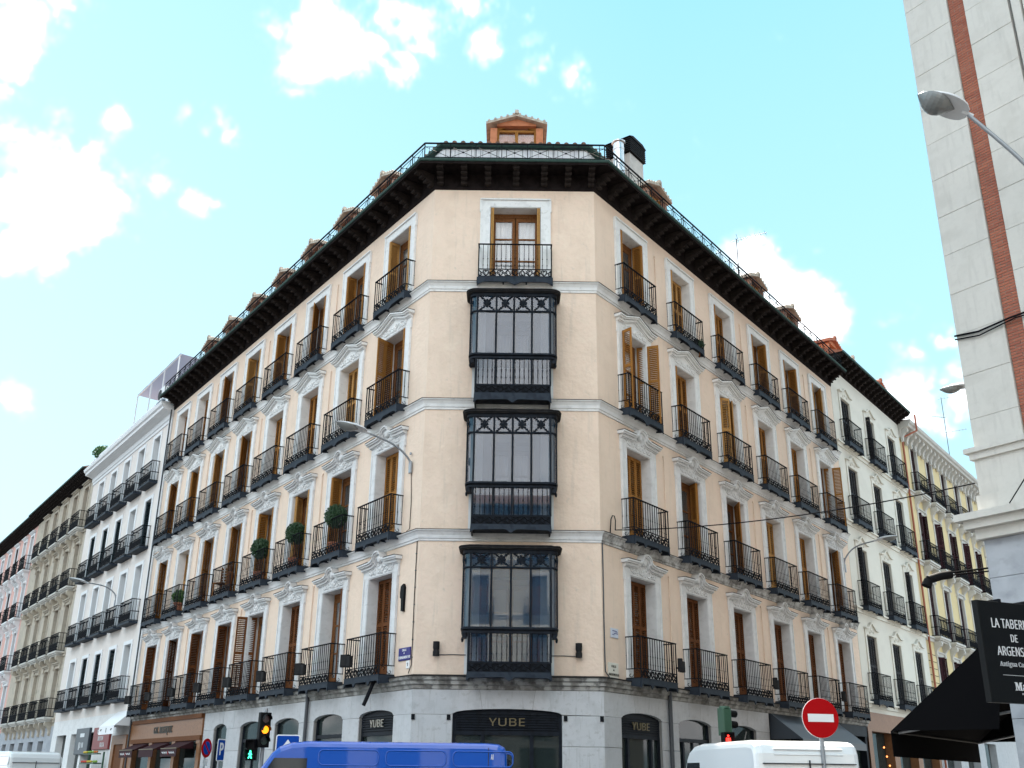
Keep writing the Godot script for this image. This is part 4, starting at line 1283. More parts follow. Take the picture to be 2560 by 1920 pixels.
	for q in [[-24.23, -21.77], [-21.43, -18.77], [-18.43, -15.92]]:
		put(shop, "pane", fresh(func(st: SurfaceTool): span(st, q[0], q[1], 0.6, 2.78, -0.18, -0.16)), M.shop_glass)
		put(shop, "room", fresh(func(st: SurfaceTool):
			quad(st, V(q[0], 3.0, -2.4), V(q[1], 3.0, -2.4), V(q[1], 0, -2.4), V(q[0], 0, -2.4))
			quad(st, V(q[0], 3.0, -0.2), V(q[0], 3.0, -2.4), V(q[0], 0, -2.4), V(q[0], 0, -0.2))
			quad(st, V(q[1], 3.0, -2.4), V(q[1], 3.0, -0.2), V(q[1], 0, -0.2), V(q[1], 0, -2.4))
			quad(st, V(q[0], 2.95, -0.2), V(q[1], 2.95, -0.2), V(q[1], 2.95, -2.4), V(q[0], 2.95, -2.4))
			quad(st, V(q[0], 0.02, -2.4), V(q[1], 0.02, -2.4), V(q[1], 0.02, -0.2), V(q[0], 0.02, -0.2))), M.room)
	put(shop, "lettering", letters("GIL ROSIQUE", 0.26, 0.03, "Droid Serif", true), M.letter_dark, T(-20.2, 3.25, 0.07))
	put(root, "shop_glazing", fresh(func(st: SurfaceTool): span(st, 10.4, 20.3, 0.0, 3.3, -0.32, -0.30)), M.shop_glass, toR)
	put(root, "shop_room", fresh(func(st: SurfaceTool):
		span(st, 10.4, 20.3, 0.0, 3.74, -2.5, -2.4)
		span(st, 10.4, 20.3, 3.3, 3.4, -2.4, -0.36)), M.room, toR)
	put(root, "shop_frame", fresh(func(st: SurfaceTool):
		for x in [10.45, 13.2, 15.5, 18.0, 20.2]:
			span(st, x - 0.12, x + 0.12, 0.0, 3.3, -0.36, -0.05)
		span(st, 10.4, 20.3, 3.3, 3.74, -0.36, -0.02)), M.mirador, toR)
	put(root, "down_pipe", fresh(func(st: SurfaceTool): tube(st, [Vector3(0, 0, 0.08), Vector3(0, 3.7, 0.08), Vector3(0, 4.1, 0.1)], 0.055, 8)), M.pipe_dark, toL * T(-6.25, 0, 0))
	put(root, "down_pipe", fresh(func(st: SurfaceTool): tube(st, [Vector3(0, 0, 0.08), Vector3(0, 3.7, 0.08), Vector3(0, 4.1, 0.1)], 0.06, 8)), M.pipe_dark, toR * T(3.4, 0, 0))
	put(root, "down_pipe", fresh(func(st: SurfaceTool): tube(st, [Vector3(0, 0, 0.05), Vector3(0, 3.9, 0.06), Vector3(0, 4.0, 0.2), Vector3(0, 18.4, 0.2)], 0.04, 6)), M.pipe_dark, toL * T(-25.0, 0, 0))
	put(root, "stub_pipe", fresh(func(st: SurfaceTool): tube(st, [Vector3(0.0, 3.95, 0.2), Vector3(-0.12, 3.3, 0.42)], 0.055, 8)), M.iron, toL * T(-1.55, 0.05, 0.1))

# ------------------------------------------------------------------ the neighbouring buildings
func dense_balcony(root: Node3D, xf: Transform3D, w: float, p: float, slab: Material, moulded: bool) -> void:
	var key := "%.2f_%.2f_%s" % [w, p, moulded]
	var base := put(root, "balcony", made("dense_" + key, func(st: SurfaceTool):
		span(st, -w, w, -0.10, 0.0, 0.0, p)
		if moulded:
			span(st, -w + 0.06, w - 0.06, -0.18, -0.10, 0.0, p - 0.06)
			span(st, -w + 0.14, w - 0.14, -0.26, -0.18, 0.0, p - 0.14)), slab, xf)
	put(base, "railing", made("dense_rail_" + key, func(st: SurfaceTool):
		var h := 1.02
		for y in [0.03, 0.45, h]:
			span(st, -w, w, y - 0.018, y + 0.018, p - 0.05, p - 0.015)
			for s in [-1.0, 1.0]:
				span(st, s * w, s * (w - 0.035), y - 0.018, y + 0.018, 0.0, p - 0.05)
		var n := int(2 * w / 0.135)
		for k in n + 1:
			var x := -w + 0.015 + k * (2 * w - 0.03) / n
			box(st, Vector3(x, h / 2, p - 0.03), Vector3(0.017, h, 0.017))
			if k < n:
				var dx := (2 * w - 0.03) / n
				tube(st, [Vector3(x, 0.05, p - 0.03), Vector3(x + dx, 0.43, p - 0.03)], 0.012, 4)
				tube(st, [Vector3(x, 0.43, p - 0.03), Vector3(x + dx, 0.05, p - 0.03)], 0.012, 4)
				ball(st, Vector3(x + dx / 2, 0.85, p - 0.03), Vector3(0.022, 0.04, 0.012), 5, 3)
		for s in [-1.0, 1.0]:
			for k in 3:
				box(st, Vector3(s * (w - 0.015), h / 2, 0.03 + k * p / 3), Vector3(0.02, h, 0.02))), M.iron)

func row_surround(style: String, hw: float, h: float) -> Mesh:
	return made("row_%s_%.2f_%.2f" % [style, hw, h], func(st: SurfaceTool):
		var ow := hw + 0.17
		for s in [-1.0, 1.0]:
			span(st, s * hw, s * (hw - 0.015), 0, h, -0.42, 0.03)
			span(st, s * hw, s * ow, 0, h, 0.002, 0.045)
		span(st, -hw + 0.015, hw - 0.015, h - 0.015, h, -0.42, 0.03)
		span(st, -ow, ow, h, h + 0.17, 0.002, 0.045)
		if style == "cornice":
			span(st, -ow - 0.05, ow + 0.05, h + 0.17, h + 0.25, 0.002, 0.12)
			span(st, -ow - 0.09, ow + 0.09, h + 0.25, h + 0.31, 0.002, 0.2)
		elif style == "peak":
			span(st, -ow, ow, h + 0.17, h + 0.24, 0.002, 0.05)
			bar_along(st, [Vector2(-ow - 0.06, h + 0.24), Vector2(-ow * 0.6, h + 0.26), Vector2(0, h + 0.52), Vector2(ow * 0.6, h + 0.26), Vector2(ow + 0.06, h + 0.24)], 1, 0.0, 0.06, 0.002, 0.13)
			prism(st, PackedVector2Array([Vector2(-ow * 0.8, h + 0.23), Vector2(ow * 0.8, h + 0.23), Vector2(0, h + 0.52)]), 0.002, 0.05)
			for s in [-1.0, 1.0]:
				tube(st, spiral(s * 0.25, h + 0.16, 0.1, 0.03, 0, s * 5.0, 0.055, 8), 0.02, 5)
			ball(st, Vector3(0, h + 0.24, 0.05), Vector3(0.1, 0.09, 0.04), 6, 4)
		elif style == "console":
			span(st, -ow - 0.1, ow + 0.1, h + 0.17, h + 0.24, 0.002, 0.1))

func console_mesh() -> Mesh:
	# a stone scroll that carries a balcony
	return made("console", func(st: SurfaceTool):
		var prof := PackedVector2Array([Vector2(0.0, -0.75), Vector2(0.06, -0.75), Vector2(0.12, -0.68), Vector2(0.10, -0.55), Vector2(0.13, -0.42), Vector2(0.24, -0.28), Vector2(0.36, -0.22), Vector2(0.40, -0.12), Vector2(0.36, 0.0), Vector2(0.0, 0.0)])
		prism(st, prof, -0.13, 0.13, Transform3D(Basis(Vector3(0, 0, 1), Vector3(0, 1, 0), Vector3(-1, 0, 0)), Vector3.ZERO)))

func row_building(called: String, label: String, face: Transform3D, x0: float, x1: float, s: Dictionary) -> Node3D:
	var mid := (x0 + x1) / 2
	var root := thing(called, label, "building", face * V(mid, 0, 0), "", face.basis.get_euler().y)
	var g := Transform3D(Basis(), Vector3(-mid, 0, 0))       # front coordinates to the thing's own
	var holes := []
	for x in s.bays:
		for f in s.floors:
			holes.append([x - s.hw, x + s.hw, f[0], f[0] + f[1]])
	put(root, "wall", fresh(func(st: SurfaceTool): wall_mesh(st, x0, x1, s.base, s.top, holes)), s.wall, g)
	put(root, "rear_wall", fresh(func(st: SurfaceTool): span(st, x0 + 0.01, x1 - 0.01, 0.0, s.top, -12.0, -2.6)), M.core, g)
	# ground floor: piers and dark shop openings
	var gh := []
	for x in s.ground:
		gh.append([x - s.ground_hw, x + s.ground_hw, 0.0, s.base - 0.75])
	put(root, "ground_floor_wall", fresh(func(st: SurfaceTool): wall_mesh(st, x0, x1, 0.0, s.base, gh)), s.ground_wall, g)
	for x in s.ground:
		put(root, "shop_window", fresh(func(st: SurfaceTool): span(st, x - s.ground_hw, x + s.ground_hw, 0.0, s.base - 0.75, -0.40, -0.36)), M.shop_glass, g)
	for f in s.floors.size():
		var fy: float = s.floors[f][0]
		var h: float = s.floors[f][1]
		if s.strings:
			put(root, "string_course", fresh(func(st: SurfaceTool):
				span(st, x0, x1, fy - 0.30, fy - 0.14, 0.0, 0.06)
				span(st, x0, x1, fy - 0.14, fy - 0.06, 0.0, 0.13)), s.trim, g)
		for k in s.bays.size():
			var x: float = s.bays[k]
			var xf := g * T(x, fy, 0)
			put(root, "window_surround", row_surround(s.head, s.hw, h), s.trim, xf)
			var win := put(root, "window", window_frame_mesh(s.hw - 0.015, h - 0.015), s.frame, xf)
			add_panes(win, s.hw - 0.015, h - 0.015, M.pane)
			add_room(win, s.hw - 0.015, h - 0.015, [0, 0, 0, 1, 3][rng.randi() % 5])
			var code: String = s.codes[(f * 3 + k * 2) % s.codes.size()]
			if code != "NN":
				var leaf: float = (s.hw - 0.03) / 0.70
				for side in 2:
					var c := code[side]
					if c == "N":
						continue
					var ang: float = {"C": 0.0, "F": 88.0, "O": 172.0, "A": 40.0}[c]
					var half: bool = c == "F"
					var dz: float = 0.07 if c == "O" else s.get("deep", -0.27)
					var b := Basis(Vector3.UP, -deg_to_rad(ang)) if side == 0 else Basis(Vector3.UP, deg_to_rad(ang)) * Basis.from_scale(Vector3(-1, 1, 1))
					put(win, "shutter", shutter_mesh("half" if half else "full", h - 0.05), s.shutter, Transform3D(b * Basis.from_scale(Vector3(leaf, 1, 1)), Vector3((-1 if side == 0 else 1) * (s.hw - 0.02), 0.02, dz)))
			if s.balcony == "fine":
				add_balcony(root, xf, s.hw + 0.33, 0.36, "drop")
			else:
				dense_balcony(root, xf, s.bw, s.bp, s.slab, s.balcony == "moulded")
				if s.consoles and f < s.floors.size():
					for e in [-1.0, 1.0]:
						put(root, "console", console_mesh(), s.trim, g * T(x + e * (s.hw + 0.18), fy - (0.26 if s.balcony == "moulded" else 0.1), 0.0))
	# top of the front
	if s.crown == "eave":
		put(root, "eave_board", fresh(func(st: SurfaceTool):
			span(st, x0, x1, s.top - 0.05, s.top + 0.42, -0.2, 0.04)
			span(st, x0, x1, s.top + 0.42, s.top + 0.50, -0.3, s.eave)), M.eave, g)
		put(root, "gutter", fresh(func(st: SurfaceTool): span(st, x0, x1, s.top + 0.44, s.top + 0.53, s.eave + 0.002, s.eave + 0.06)), M.copper, g)
		var n := int((x1 - x0) / s.rafters)
		for k in n + 1:
			put(root, "eave_bracket", eave_bracket_mesh(), M.eave_tip, g * T(x0 + 0.1 + k * (x1 - x0 - 0.2) / n, s.top, 0.04))
	else:
		put(root, "cornice", fresh(func(st: SurfaceTool):
			var prof := [Vector2(0.0, -0.62), Vector2(0.05, -0.6), Vector2(0.05, -0.46), Vector2(0.10, -0.42), Vector2(0.12, -0.2), Vector2(0.3, -0.12), Vector2(0.55, -0.06), Vector2(0.58, 0.06), Vector2(0.66, 0.12), Vector2(0.70, 0.24), Vector2(0.70, 0.28), Vector2(0.0, 0.36)]
			for j in prof.size() - 1:
				var a: Vector2 = prof[j]
				var b: Vector2 = prof[j + 1]
				quad(st, Vector3(x0, s.top + b.y, b.x), Vector3(x1, s.top + b.y, b.x), Vector3(x1, s.top + a.y, a.x), Vector3(x0, s.top + a.y, a.x))
			for x in [x0, x1]:
				prism(st, PackedVector2Array(prof), 0.0, 0.01, Transform3D(Basis(Vector3(0, 0, 1), Vector3(0, 1, 0), Vector3(-1, 0, 0)), Vector3(x, s.top, 0)))), s.trim, g)
		if s.consoles:
			var n := int((x1 - x0) / 0.75)
			for k in n + 1:
				put(root, "console", console_mesh(), s.trim, g * T(x0 + 0.2 + k * (x1 - x0 - 0.4) / n, s.top - 0.1, 0.06))
		if s.has("parapet"):
			put(root, "parapet", fresh(func(st: SurfaceTool):
				span(st, x0, x1, s.top + 0.3, s.parapet - 0.08, -0.1, 0.32)
				span(st, x0, x1, s.parapet - 0.08, s.parapet, -0.14, 0.37)), s.trim, g)
	put(root, "roof", fresh(func(st: SurfaceTool):
		var e: float = s.eave if s.crown == "eave" else 0.2
		var y: float = s.top + (0.5 if s.crown == "eave" else 0.32)
		prism(st, PackedVector2Array([Vector2(e, y), Vector2(e, y + 0.04), Vector2(-5.5, y + 2.3), Vector2(-12.0, y + 0.04), Vector2(-12.0, y)]), -x1, -x0, Transform3D(Basis(Vector3(0, 0, 1), Vector3(0, 1, 0), Vector3(-1, 0, 0)), Vector3.ZERO))), s.roof, g)
	return root

func build_neighbours() -> void:
	var bays := []
	for k in 5:
		bays.append(-27.45 - 2.70 * k)
	bays.reverse()
	var white := row_building("apartment_building", "white plastered building with flat stone cornice and dense dark iron balconies", FL, -40.6, -25.22, {
		"bays": bays, "hw": 0.56, "floors": [[15.10, 2.55], [11.82, 2.53], [8.28, 2.78], [4.75, 2.55]], "base": 4.2, "top": 18.55, "wall": M.white_wall, "trim": M.white_paint, "frame": M.green_shutter,
		"ground": [-38.3, -35.0, -32.4], "ground_hw": 1.1, "ground_wall": M.trim, "strings": false, "head": "flat", "codes": ["NN", "NN", "CC", "FF", "NN", "FF", "NN", "FF"], "shutter": M.green_shutter,
		"balcony": "dense", "bw": 1.0, "bp": 0.42, "slab": M.iron_blue, "consoles": false, "crown": "cornice", "parapet": 19.4, "roof": M.tile, "rafters": 0.5, "eave": 0.5})
	put(white, "corner_strip", fresh(func(st: SurfaceTool): span(st, -25.75, -25.24, 3.9, 17.95, 0.0, 0.06)), M.white_paint, T(32.91, 0, 0))
	bays = []
	for k in 5:
		bays.append(-42.1 - 2.80 * k)
	bays.reverse()
	row_building("stone_building", "sooty beige stone building with close dark eaves and heavy moulded balconies", FL, -56.5, -40.62, {
		"bays": bays, "hw": 0.56, "floors": [[15.45, 2.75], [11.90, 2.75], [8.15, 2.80], [4.50, 2.75]], "base": 4.0, "top": 18.55, "wall": M.beige_wall, "trim": M.beige_wall, "frame": M.brown,
		"ground": [-54.6, -51.8, -49.0, -46.2, -43.4], "ground_hw": 0.7, "ground_wall": M.grey_render, "strings": true, "head": "cornice", "codes": ["NN", "CC", "NN"], "shutter": M.beige_wall,
		"balcony": "moulded", "bw": 1.05, "bp": 0.5, "slab": M.cast_stone, "consoles": true, "crown": "eave", "roof": M.tile, "rafters": 0.42, "eave": 0.75})
	row_building("pink_building", "salmon pink building with white window frames at the far end of the row", FL, -72.0, -56.52, {
		"bays": [-69.6, -66.6, -63.6, -60.6, -57.9], "hw": 0.55, "floors": [[15.25, 2.65], [11.82, 2.65], [8.15, 2.7], [4.50, 2.7]], "base": 4.0, "top": 18.5, "wall": M.pink_wall, "trim": M.white_paint, "frame": M.brown,
		"ground": [-69.0, -65.0, -61.0, -58.0], "ground_hw": 0.9, "ground_wall": M.grey_render, "strings": false, "head": "cornice", "codes": ["NN", "FF", "CC"], "shutter": M.maroon_shutter,
		"balcony": "moulded", "bw": 1.0, "bp": 0.5, "slab": M.white_paint, "consoles": true, "crown": "eave", "roof": M.tile, "rafters": 0.45, "eave": 0.7})
	var cream := row_building("cream_building", "pale cream narrow building with pointed window heads and dark green shutters", FR, 20.37, 30.7, {
		"bays": [22.1, 25.58, 29.0], "hw": 0.64, "floors": [[16.02, 2.30], [12.40, 2.58], [8.64, 2.62], [4.78, 2.70]], "base": 4.3, "top": 19.58, "wall": M.cream_wall, "trim": M.cream_wall, "frame": M.dark_shutter,
		"ground": [22.2, 25.6, 29.0], "ground_hw": 1.35, "ground_wall": M.shop_wood, "strings": true, "head": "peak", "codes": ["CC", "CC", "FC", "CC"], "deep": -0.06, "shutter": M.dark_shutter,
		"balcony": "fine", "bw": 1.0, "bp": 0.36, "slab": M.iron_blue, "consoles": false, "crown": "eave", "roof": M.tile_red, "rafters": 0.62, "eave": 0.72})
	dormer(cream, T(-1.6, 20.6, -0.8), 1.9, 1.25, M.dormer_wall, M.tile_red, true)
	dormer(cream, T(1.0, 20.7, -0.8), 1.5, 1.0, M.dormer_dark, M.tile_pale, true)
	dormer(cream, T(5.6, 20.7, -0.8), 1.7, 1.2, M.dormer_wall, M.tile_red, true)
	var yb := []
	for k in 6:
		yb.append(33.0 + 3.0 * k)
	var yellow := row_building("yellow_building", "deep yellow building with white scrolled cornice and maroon louvred shutters", FR, 30.72, 50.0, {
		"bays": yb, "hw": 0.58, "floors": [[16.15, 2.66], [12.42, 2.66], [8.55, 2.86], [5.0, 2.6]], "base": 4.4, "top": 19.45, "wall": M.yellow_wall, "trim": M.cast_stone, "frame": M.maroon_shutter,
		"ground": [33.0, 37.0, 41.0], "ground_hw": 1.3, "ground_wall": M.granite, "strings": true, "head": "console", "codes": ["CC", "AF", "CC", "FF"], "deep": -0.10, "shutter": M.maroon_shutter,
		"balcony": "moulded", "bw": 0.98, "bp": 0.42, "slab": M.cast_stone, "consoles": true, "crown": "cornice", "roof": M.tile, "rafters": 0.6, "eave": 0.5})
	put(yellow, "down_pipe", fresh(func(st: SurfaceTool): tube(st, [Vector3(0.6, 20.2, 0.75), Vector3(0.6, 19.3, 0.75), Vector3(0.1, 18.9, 0.12), Vector3(0.0, 18.5, 0.1), Vector3(0.0, 0.0, 0.1)], 0.055, 8)), M.pipe_red, T(30.95 - 40.36, 0, 0))
	# dark strips that paint groove shade on the lowest storey of the yellow front
	for k in 8:
		put(yellow, "groove_shade_strip", fresh(func(st: SurfaceTool): span(st, 30.75, 32.2, 5.2 + k * 0.34, 5.23 + k * 0.34, 0.0, 0.006)), M.dark_shutter, T(-40.36, 0, 0))
	# the sunlit row across the street behind the viewer, which the bays and shop windows mirror
	var FO := Transform3D(Basis(Vector3.UP, PI), Vector3(0, 0, 17.0))
	var ob := []
	for k in 16:
		ob.append(-30.0 + 4.0 * k)
	row_building("opposite_building", "long sunlit cream building on the far side of the street, mirrored in the glazed bays", FO, -33.0, 33.0, {
		"bays": ob, "hw": 0.6, "floors": [[15.6, 2.5], [11.9, 2.6], [8.2, 2.7], [4.6, 2.7]], "base": 4.2, "top": 18.8, "wall": M.cream_wall, "trim": M.trim, "frame": M.brown,
		"ground": ob, "ground_hw": 1.2, "ground_wall": M.granite, "strings": true, "head": "flat", "codes": ["CC", "NN", "FF"], "shutter": M.green_shutter,
		"balcony": "dense", "bw": 1.0, "bp": 0.4, "slab": M.iron_blue, "consoles": false, "crown": "eave", "roof": M.tile, "rafters": 0.9, "eave": 0.7})
	# roof terrace on the white building: canopy on posts, an outdoor unit, plants
	var can := thing("terrace_canopy", "lavender cloth canopy on white posts above the white building's parapet", "canopy", FL * V(-30.6, 18.9, -0.5), "", FL.basis.get_euler().y)
	put(can, "cloth", fresh(func(st: SurfaceTool):
		for k in 10:
			var x := -3.9 + k * 0.78
			quad(st, V(x, 3.05, -2.6), V(x + 0.78, 3.05, -2.6), V(x + 0.78, 3.2 + 0.03 * (k % 2), 0.2), V(x, 3.2 + 0.03 * ((k + 1) % 2), 0.2))
		quad(st, V(3.9, 3.05, -2.6), V(3.9, 0.5, -2.6), V(-3.9, 0.5, -2.6), V(-3.9, 3.05, -2.6))), M.canopy)
	put(can, "frame", fresh(func(st: SurfaceTool):
		for x in [-3.9, -1.2, 1.2, 3.7]:
			box(st, V(x, 1.6, 0.15), V(0.06, 3.2, 0.06))
		for z in [0.15, -1.2, -2.5]:
			box(st, V(0, 3.16, z), V(7.8, 0.05, 0.05))), M.white_paint)
	var ac := thing("air_conditioner", "white outdoor air conditioning unit standing on the white building's cornice", "air conditioner", FL * V(-26.4, 18.85, 0.30), "", FL.basis.get_euler().y)
	put(ac, "case", fresh(func(st: SurfaceTool): bevel_box(st, V(0, 0.72, 0), V(0.9, 0.72, 0.34), 0.03)), M.white_paint)
	put(ac, "stand", fresh(func(st: SurfaceTool):
		for x in [-0.35, 0.35]:
			span(st, x - 0.03, x + 0.03, 0.0, 0.36, -0.15, 0.15)
		span(st, -0.5, 0.5, 0.31, 0.355, -0.2, 0.2)), M.galv)
	put(ac, "fan_grille", fresh(func(st: SurfaceTool):
		lathe(st, [Vector2(0.0, 0.02), Vector2(0.27, 0.02), Vector2(0.28, 0.0)], 18, Transform3D(Basis(Vector3.RIGHT, PI / 2), V(-0.12, 0.72, 0.175)))), M.seam)
	leafy("terrace_plant", "leafy green shrub spilling over the end of the white building's parapet", FL * V(-38.8, 18.85, 0.05), Vector3(0.75, 0.42, 0.4), 1500, 1, true, 0.085)

func leafy(called: String, label: String, at: Vector3, size: Vector3, n: int, mat: int, pot: bool, leaf: float, group := "", lift := 0.35) -> Node3D:
	var root := thing(called, label, "plant", at, group)
	var r := RandomNumberGenerator.new()
	r.seed = int(at.length() * 1000)
	if pot:
		put(root, "pot", fresh(func(st: SurfaceTool): lathe(st, [Vector2(0.0, 0.0), Vector2(0.13, 0.0), Vector2(0.18, 0.3), Vector2(0.2, 0.31), Vector2(0.2, 0.35), Vector2(0.16, 0.34), Vector2(0.0, 0.33)], 12)), M.terracotta)
	put(root, "stem", fresh(func(st: SurfaceTool): tube(st, [V(0, 0.3 if pot else 0.0, 0), V(0.01, 0.5, 0), V(0, size.y * 0.9 + lift, 0)], 0.02, 5)), M.brown)
	put(root, "foliage", fresh(func(st: SurfaceTool):
		for k in n:
			var d := Vector3(r.randfn(), r.randfn(), r.randfn()).normalized()
			var q := d * pow(r.randf(), 0.35)
			var c := Vector3(q.x * size.x, lift + size.y + q.y * size.y, q.z * size.z)
			var b := Basis(Vector3(r.randfn(), r.randfn(), r.randfn()).normalized(), r.randf() * TAU)
			tri(st, c + b * V(-leaf * 0.4, 0, 0), c + b * V(0, leaf, 0.1 * leaf), c + b * V(leaf * 0.4, 0, 0))
			tri(st, c + b * V(-leaf * 0.4, 0, 0), c + b * V(leaf * 0.4, 0, 0), c + b * V(0, -leaf * 0.6, 0))), M.leaf[mat])
	return root

# ------------------------------------------------------------------ the building beside the camera
func build_near() -> void:
	var K := Vector3(9.42, 0, -19.64)
	var root := thing("stone_clad_building", "tall stone-clad building with a vertical strip of red brick, grey below its ledge", "building", K, "", FL.basis.get_euler().y)
	var face := Transform3D(FL.basis, K)
	var inv := face.affine_inverse()
	var dr := FR.basis.x
	var core := PackedVector2Array()
	for p in [V(0.02, 0, -0.08), V(16, 0, -0.08), V(16, 0, -12), inv * (K + dr * 22.0 + FR.basis.z * 0.02)]:
		core.append(Vector2(p.x, -p.z))
	put(root, "rear_wall", fresh(func(st: SurfaceTool): prism(st, core, 0.0, 26.5, Transform3D(Basis(Vector3(1, 0, 0), Vector3(0, 0, -1), Vector3(0, 1, 0)), Vector3.ZERO))), M.joint)
	# cladding panels either side of the brick strip
	var ys := [7.98]
	for k in 20:
		ys.append(8.58 + 0.945 * k)
	for k in ys.size() - 1:
		for q in [[-0.02, 1.02], [1.40, 2.36]]:
			put(root, "stone_panel", made("panel_%.2f_%d" % [q[1] - q[0], 1 if k == 0 else 0], func(st: SurfaceTool): bevel_box(st, Vector3.ZERO, V(q[1] - q[0] - 0.004, ys[k + 1] - ys[k] - 0.005, 0.10), 0.006)), M.cast_stone, T((q[0] + q[1]) / 2, (ys[k] + ys[k + 1]) / 2, -0.05 + rng.randf_range(-0.003, 0.003)))
		put(root, "return_panel", made("return_%d" % (1 if k == 0 else 0), func(st: SurfaceTool): box(st, Vector3.ZERO, V(0.05, ys[k + 1] - ys[k] - 0.008, 3.0))), M.cast_stone, inv * Transform3D(Basis(FR.basis.z, Vector3.UP, -dr), K + dr * 1.53 + V(0, (ys[k] + ys[k + 1]) / 2, 0) + FR.basis.z * -0.0))
	put(root, "pilaster", fresh(func(st: SurfaceTool):
		span(st, 2.44, 2.62, 7.9, 26.5, -0.08, 0.04)
		span(st, 2.66, 2.86, 7.9, 26.5, -0.08, 0.0)), M.cast_stone)
	put(root, "wall", fresh(func(st: SurfaceTool): wall_mesh(st, 2.86, 16.0, 7.9, 26.5, [[4.0, 5.6, 9.0, 11.6], [4.0, 5.6, 13.0, 15.6], [4.0, 5.6, 17.0, 19.6], [8.0, 9.6, 9.0, 11.6], [8.0, 9.6, 13.0, 15.6], [8.0, 9.6, 17.0, 19.6]], 0.07)), M.plaster, T(0, 0, -0.01))
	for y in [16.95, 12.95]:
		put(root, "window_sill", fresh(func(st: SurfaceTool): span(st, 2.9, 6.2, y - 0.2, y, -0.01, 0.35)), M.shop_wood)
	for q in [[4.8, 10.3], [4.8, 14.3], [4.8, 18.3], [8.8, 10.3], [8.8, 14.3], [8.8, 18.3]]:
		put(root, "window", fresh(func(st: SurfaceTool): span(st, -0.8, 0.8, -1.3, 1.3, -0.075, -0.05)), M.lamp_bowl, T(q[0], q[1], 0))
	# brick strip, two bricks to a course
	var brick_a := made("brick_a", func(st: SurfaceTool): bevel_box(st, Vector3.ZERO, V(0.232, 0.054, 0.06), 0.004))
	var brick_b := made("brick_b", func(st: SurfaceTool): bevel_box(st, Vector3.ZERO, V(0.108, 0.054, 0.06), 0.004))
	var rest := surf()
	put(root, "mortar", fresh(func(st: SurfaceTool): span(st, 1.025, 1.395, 7.98, 26.5, -0.09, -0.048)), M.mortar)
	var n := 0
	for c in 270:
		var y := 8.02 + c * 0.0668
		for k in 2:
			var long := (k == 0) == (c % 2 == 0)
			var x := 1.03 + (0.12 if long else 0.058) if k == 0 else 1.39 - (0.12 if long else 0.058)
			var z := -0.066 + rng.randf_range(-0.004, 0.003)
			if n < 300:
				put(root, "brick", brick_a if long else brick_b, M.bricks[rng.randi() % 4], T(x, y, z))
				n += 1
			else:
				bevel_box(rest, V(x, y, z), V(0.232 if long else 0.108, 0.054, 0.06), 0.004)
	var more := put(root, "bricks_above", rest.commit(), M.bricks[1])
	more.set_meta("kind", "stuff")
	# ledges and the plain wall below
	put(root, "ledge", fresh(func(st: SurfaceTool):
		span(st, -0.20, 16.0, 7.86, 7.96, -0.6, 0.14)
		span(st, -0.12, 16.0, 7.72, 7.86, -0.6, 0.08)), M.cast_stone)
	put(root, "band", fresh(func(st: SurfaceTool):
		span(st, -0.06, 16.0, 6.98, 7.72, -0.6, 0.02)
		span(st, -0.12, 16.0, 6.60, 6.98, -0.6, 0.06)), M.cast_stone)
	put(root, "ledge", fresh(func(st: SurfaceTool):
		span(st, -0.46, 16.0, 6.46, 6.60, -0.8, 0.42)
		span(st, -0.34, 16.0, 6.30, 6.46, -0.8, 0.30)
		span(st, -0.20, 16.0, 6.10, 6.30, -0.8, 0.16)), M.cast_stone)
	for k in 7:
		var y0 := [0.0, 0.95, 1.85, 2.75, 3.65, 4.55, 5.35]
		var y1 := [0.95, 1.85, 2.75, 3.65, 4.55, 5.35, 6.10]
		for q in [[-0.14, 2.1], [2.1, 4.4], [4.4, 7.0], [7.0, 16.0]]:
			put(root, "render_panel", fresh(func(st: SurfaceTool): bevel_box(st, Vector3.ZERO, V(q[1] - q[0] - 0.008, y1[k] - y0[k] - 0.008, 0.14), 0.006)), M.grey_render, T((q[0] + q[1]) / 2, (y0[k] + y1[k]) / 2, -0.07))
	# sign on the corner
	var dir := Vector3(sin(deg_to_rad(67)), 0, -cos(deg_to_rad(67)))
	var sg := thing("tavern_sign", "tall black projecting tavern sign with white lettering at the grey wall's corner", "sign", Vector3(7.95, 2.88, -17.4), "", -atan2(dir.z, dir.x))
	put(sg, "panel", fresh(func(st: SurfaceTool): bevel_box(st, V(0.75, 0.835, -0.06), V(1.5, 1.67, 0.12), 0.01)), M.sign_black)
	for t in [["LA TABERNA", 0.135, 0.72, 1.30, 1.0], ["DE", 0.11, 0.72, 1.06, 1.0], ["ARGENSOLA", 0.13, 0.75, 0.84, 1.0]]:
		put(sg, "lettering", letters(t[0], t[1], 0.01), M.sign_white, Transform3D(Basis.from_scale(V(0.92, 1.15, 1)), V(t[2], t[3], 0.006)))
	put(sg, "lettering", letters("Antigua Casa D", 0.075, 0.01, "Droid Serif", false, true), M.lamp_paint, Transform3D(Basis(), V(0.68, 0.63, 0.006)))
	put(sg, "rule", fresh(func(st: SurfaceTool): span(st, 0.34, 1.2, 0.445, 0.452, 0.0, 0.008)), M.lamp_paint)
	put(sg, "lettering", letters("Mahou", 0.13, 0.01, "Droid Serif", true), M.sign_white, Transform3D(Basis(), V(0.88, 0.27, 0.006)))
	put(sg, "stars", fresh(func(st: SurfaceTool):
		for k in 5:
			var poly := PackedVector2Array()
			for j in 10:
				var a := PI / 2 + TAU * j / 10
				poly.append(Vector2(0.72 + k * 0.08 + cos(a) * (0.018 if j % 2 == 0 else 0.008), 0.155 + sin(a) * (0.018 if j % 2 == 0 else 0.008)))
			prism(st, poly, 0.0, 0.008)), M.sign_white)
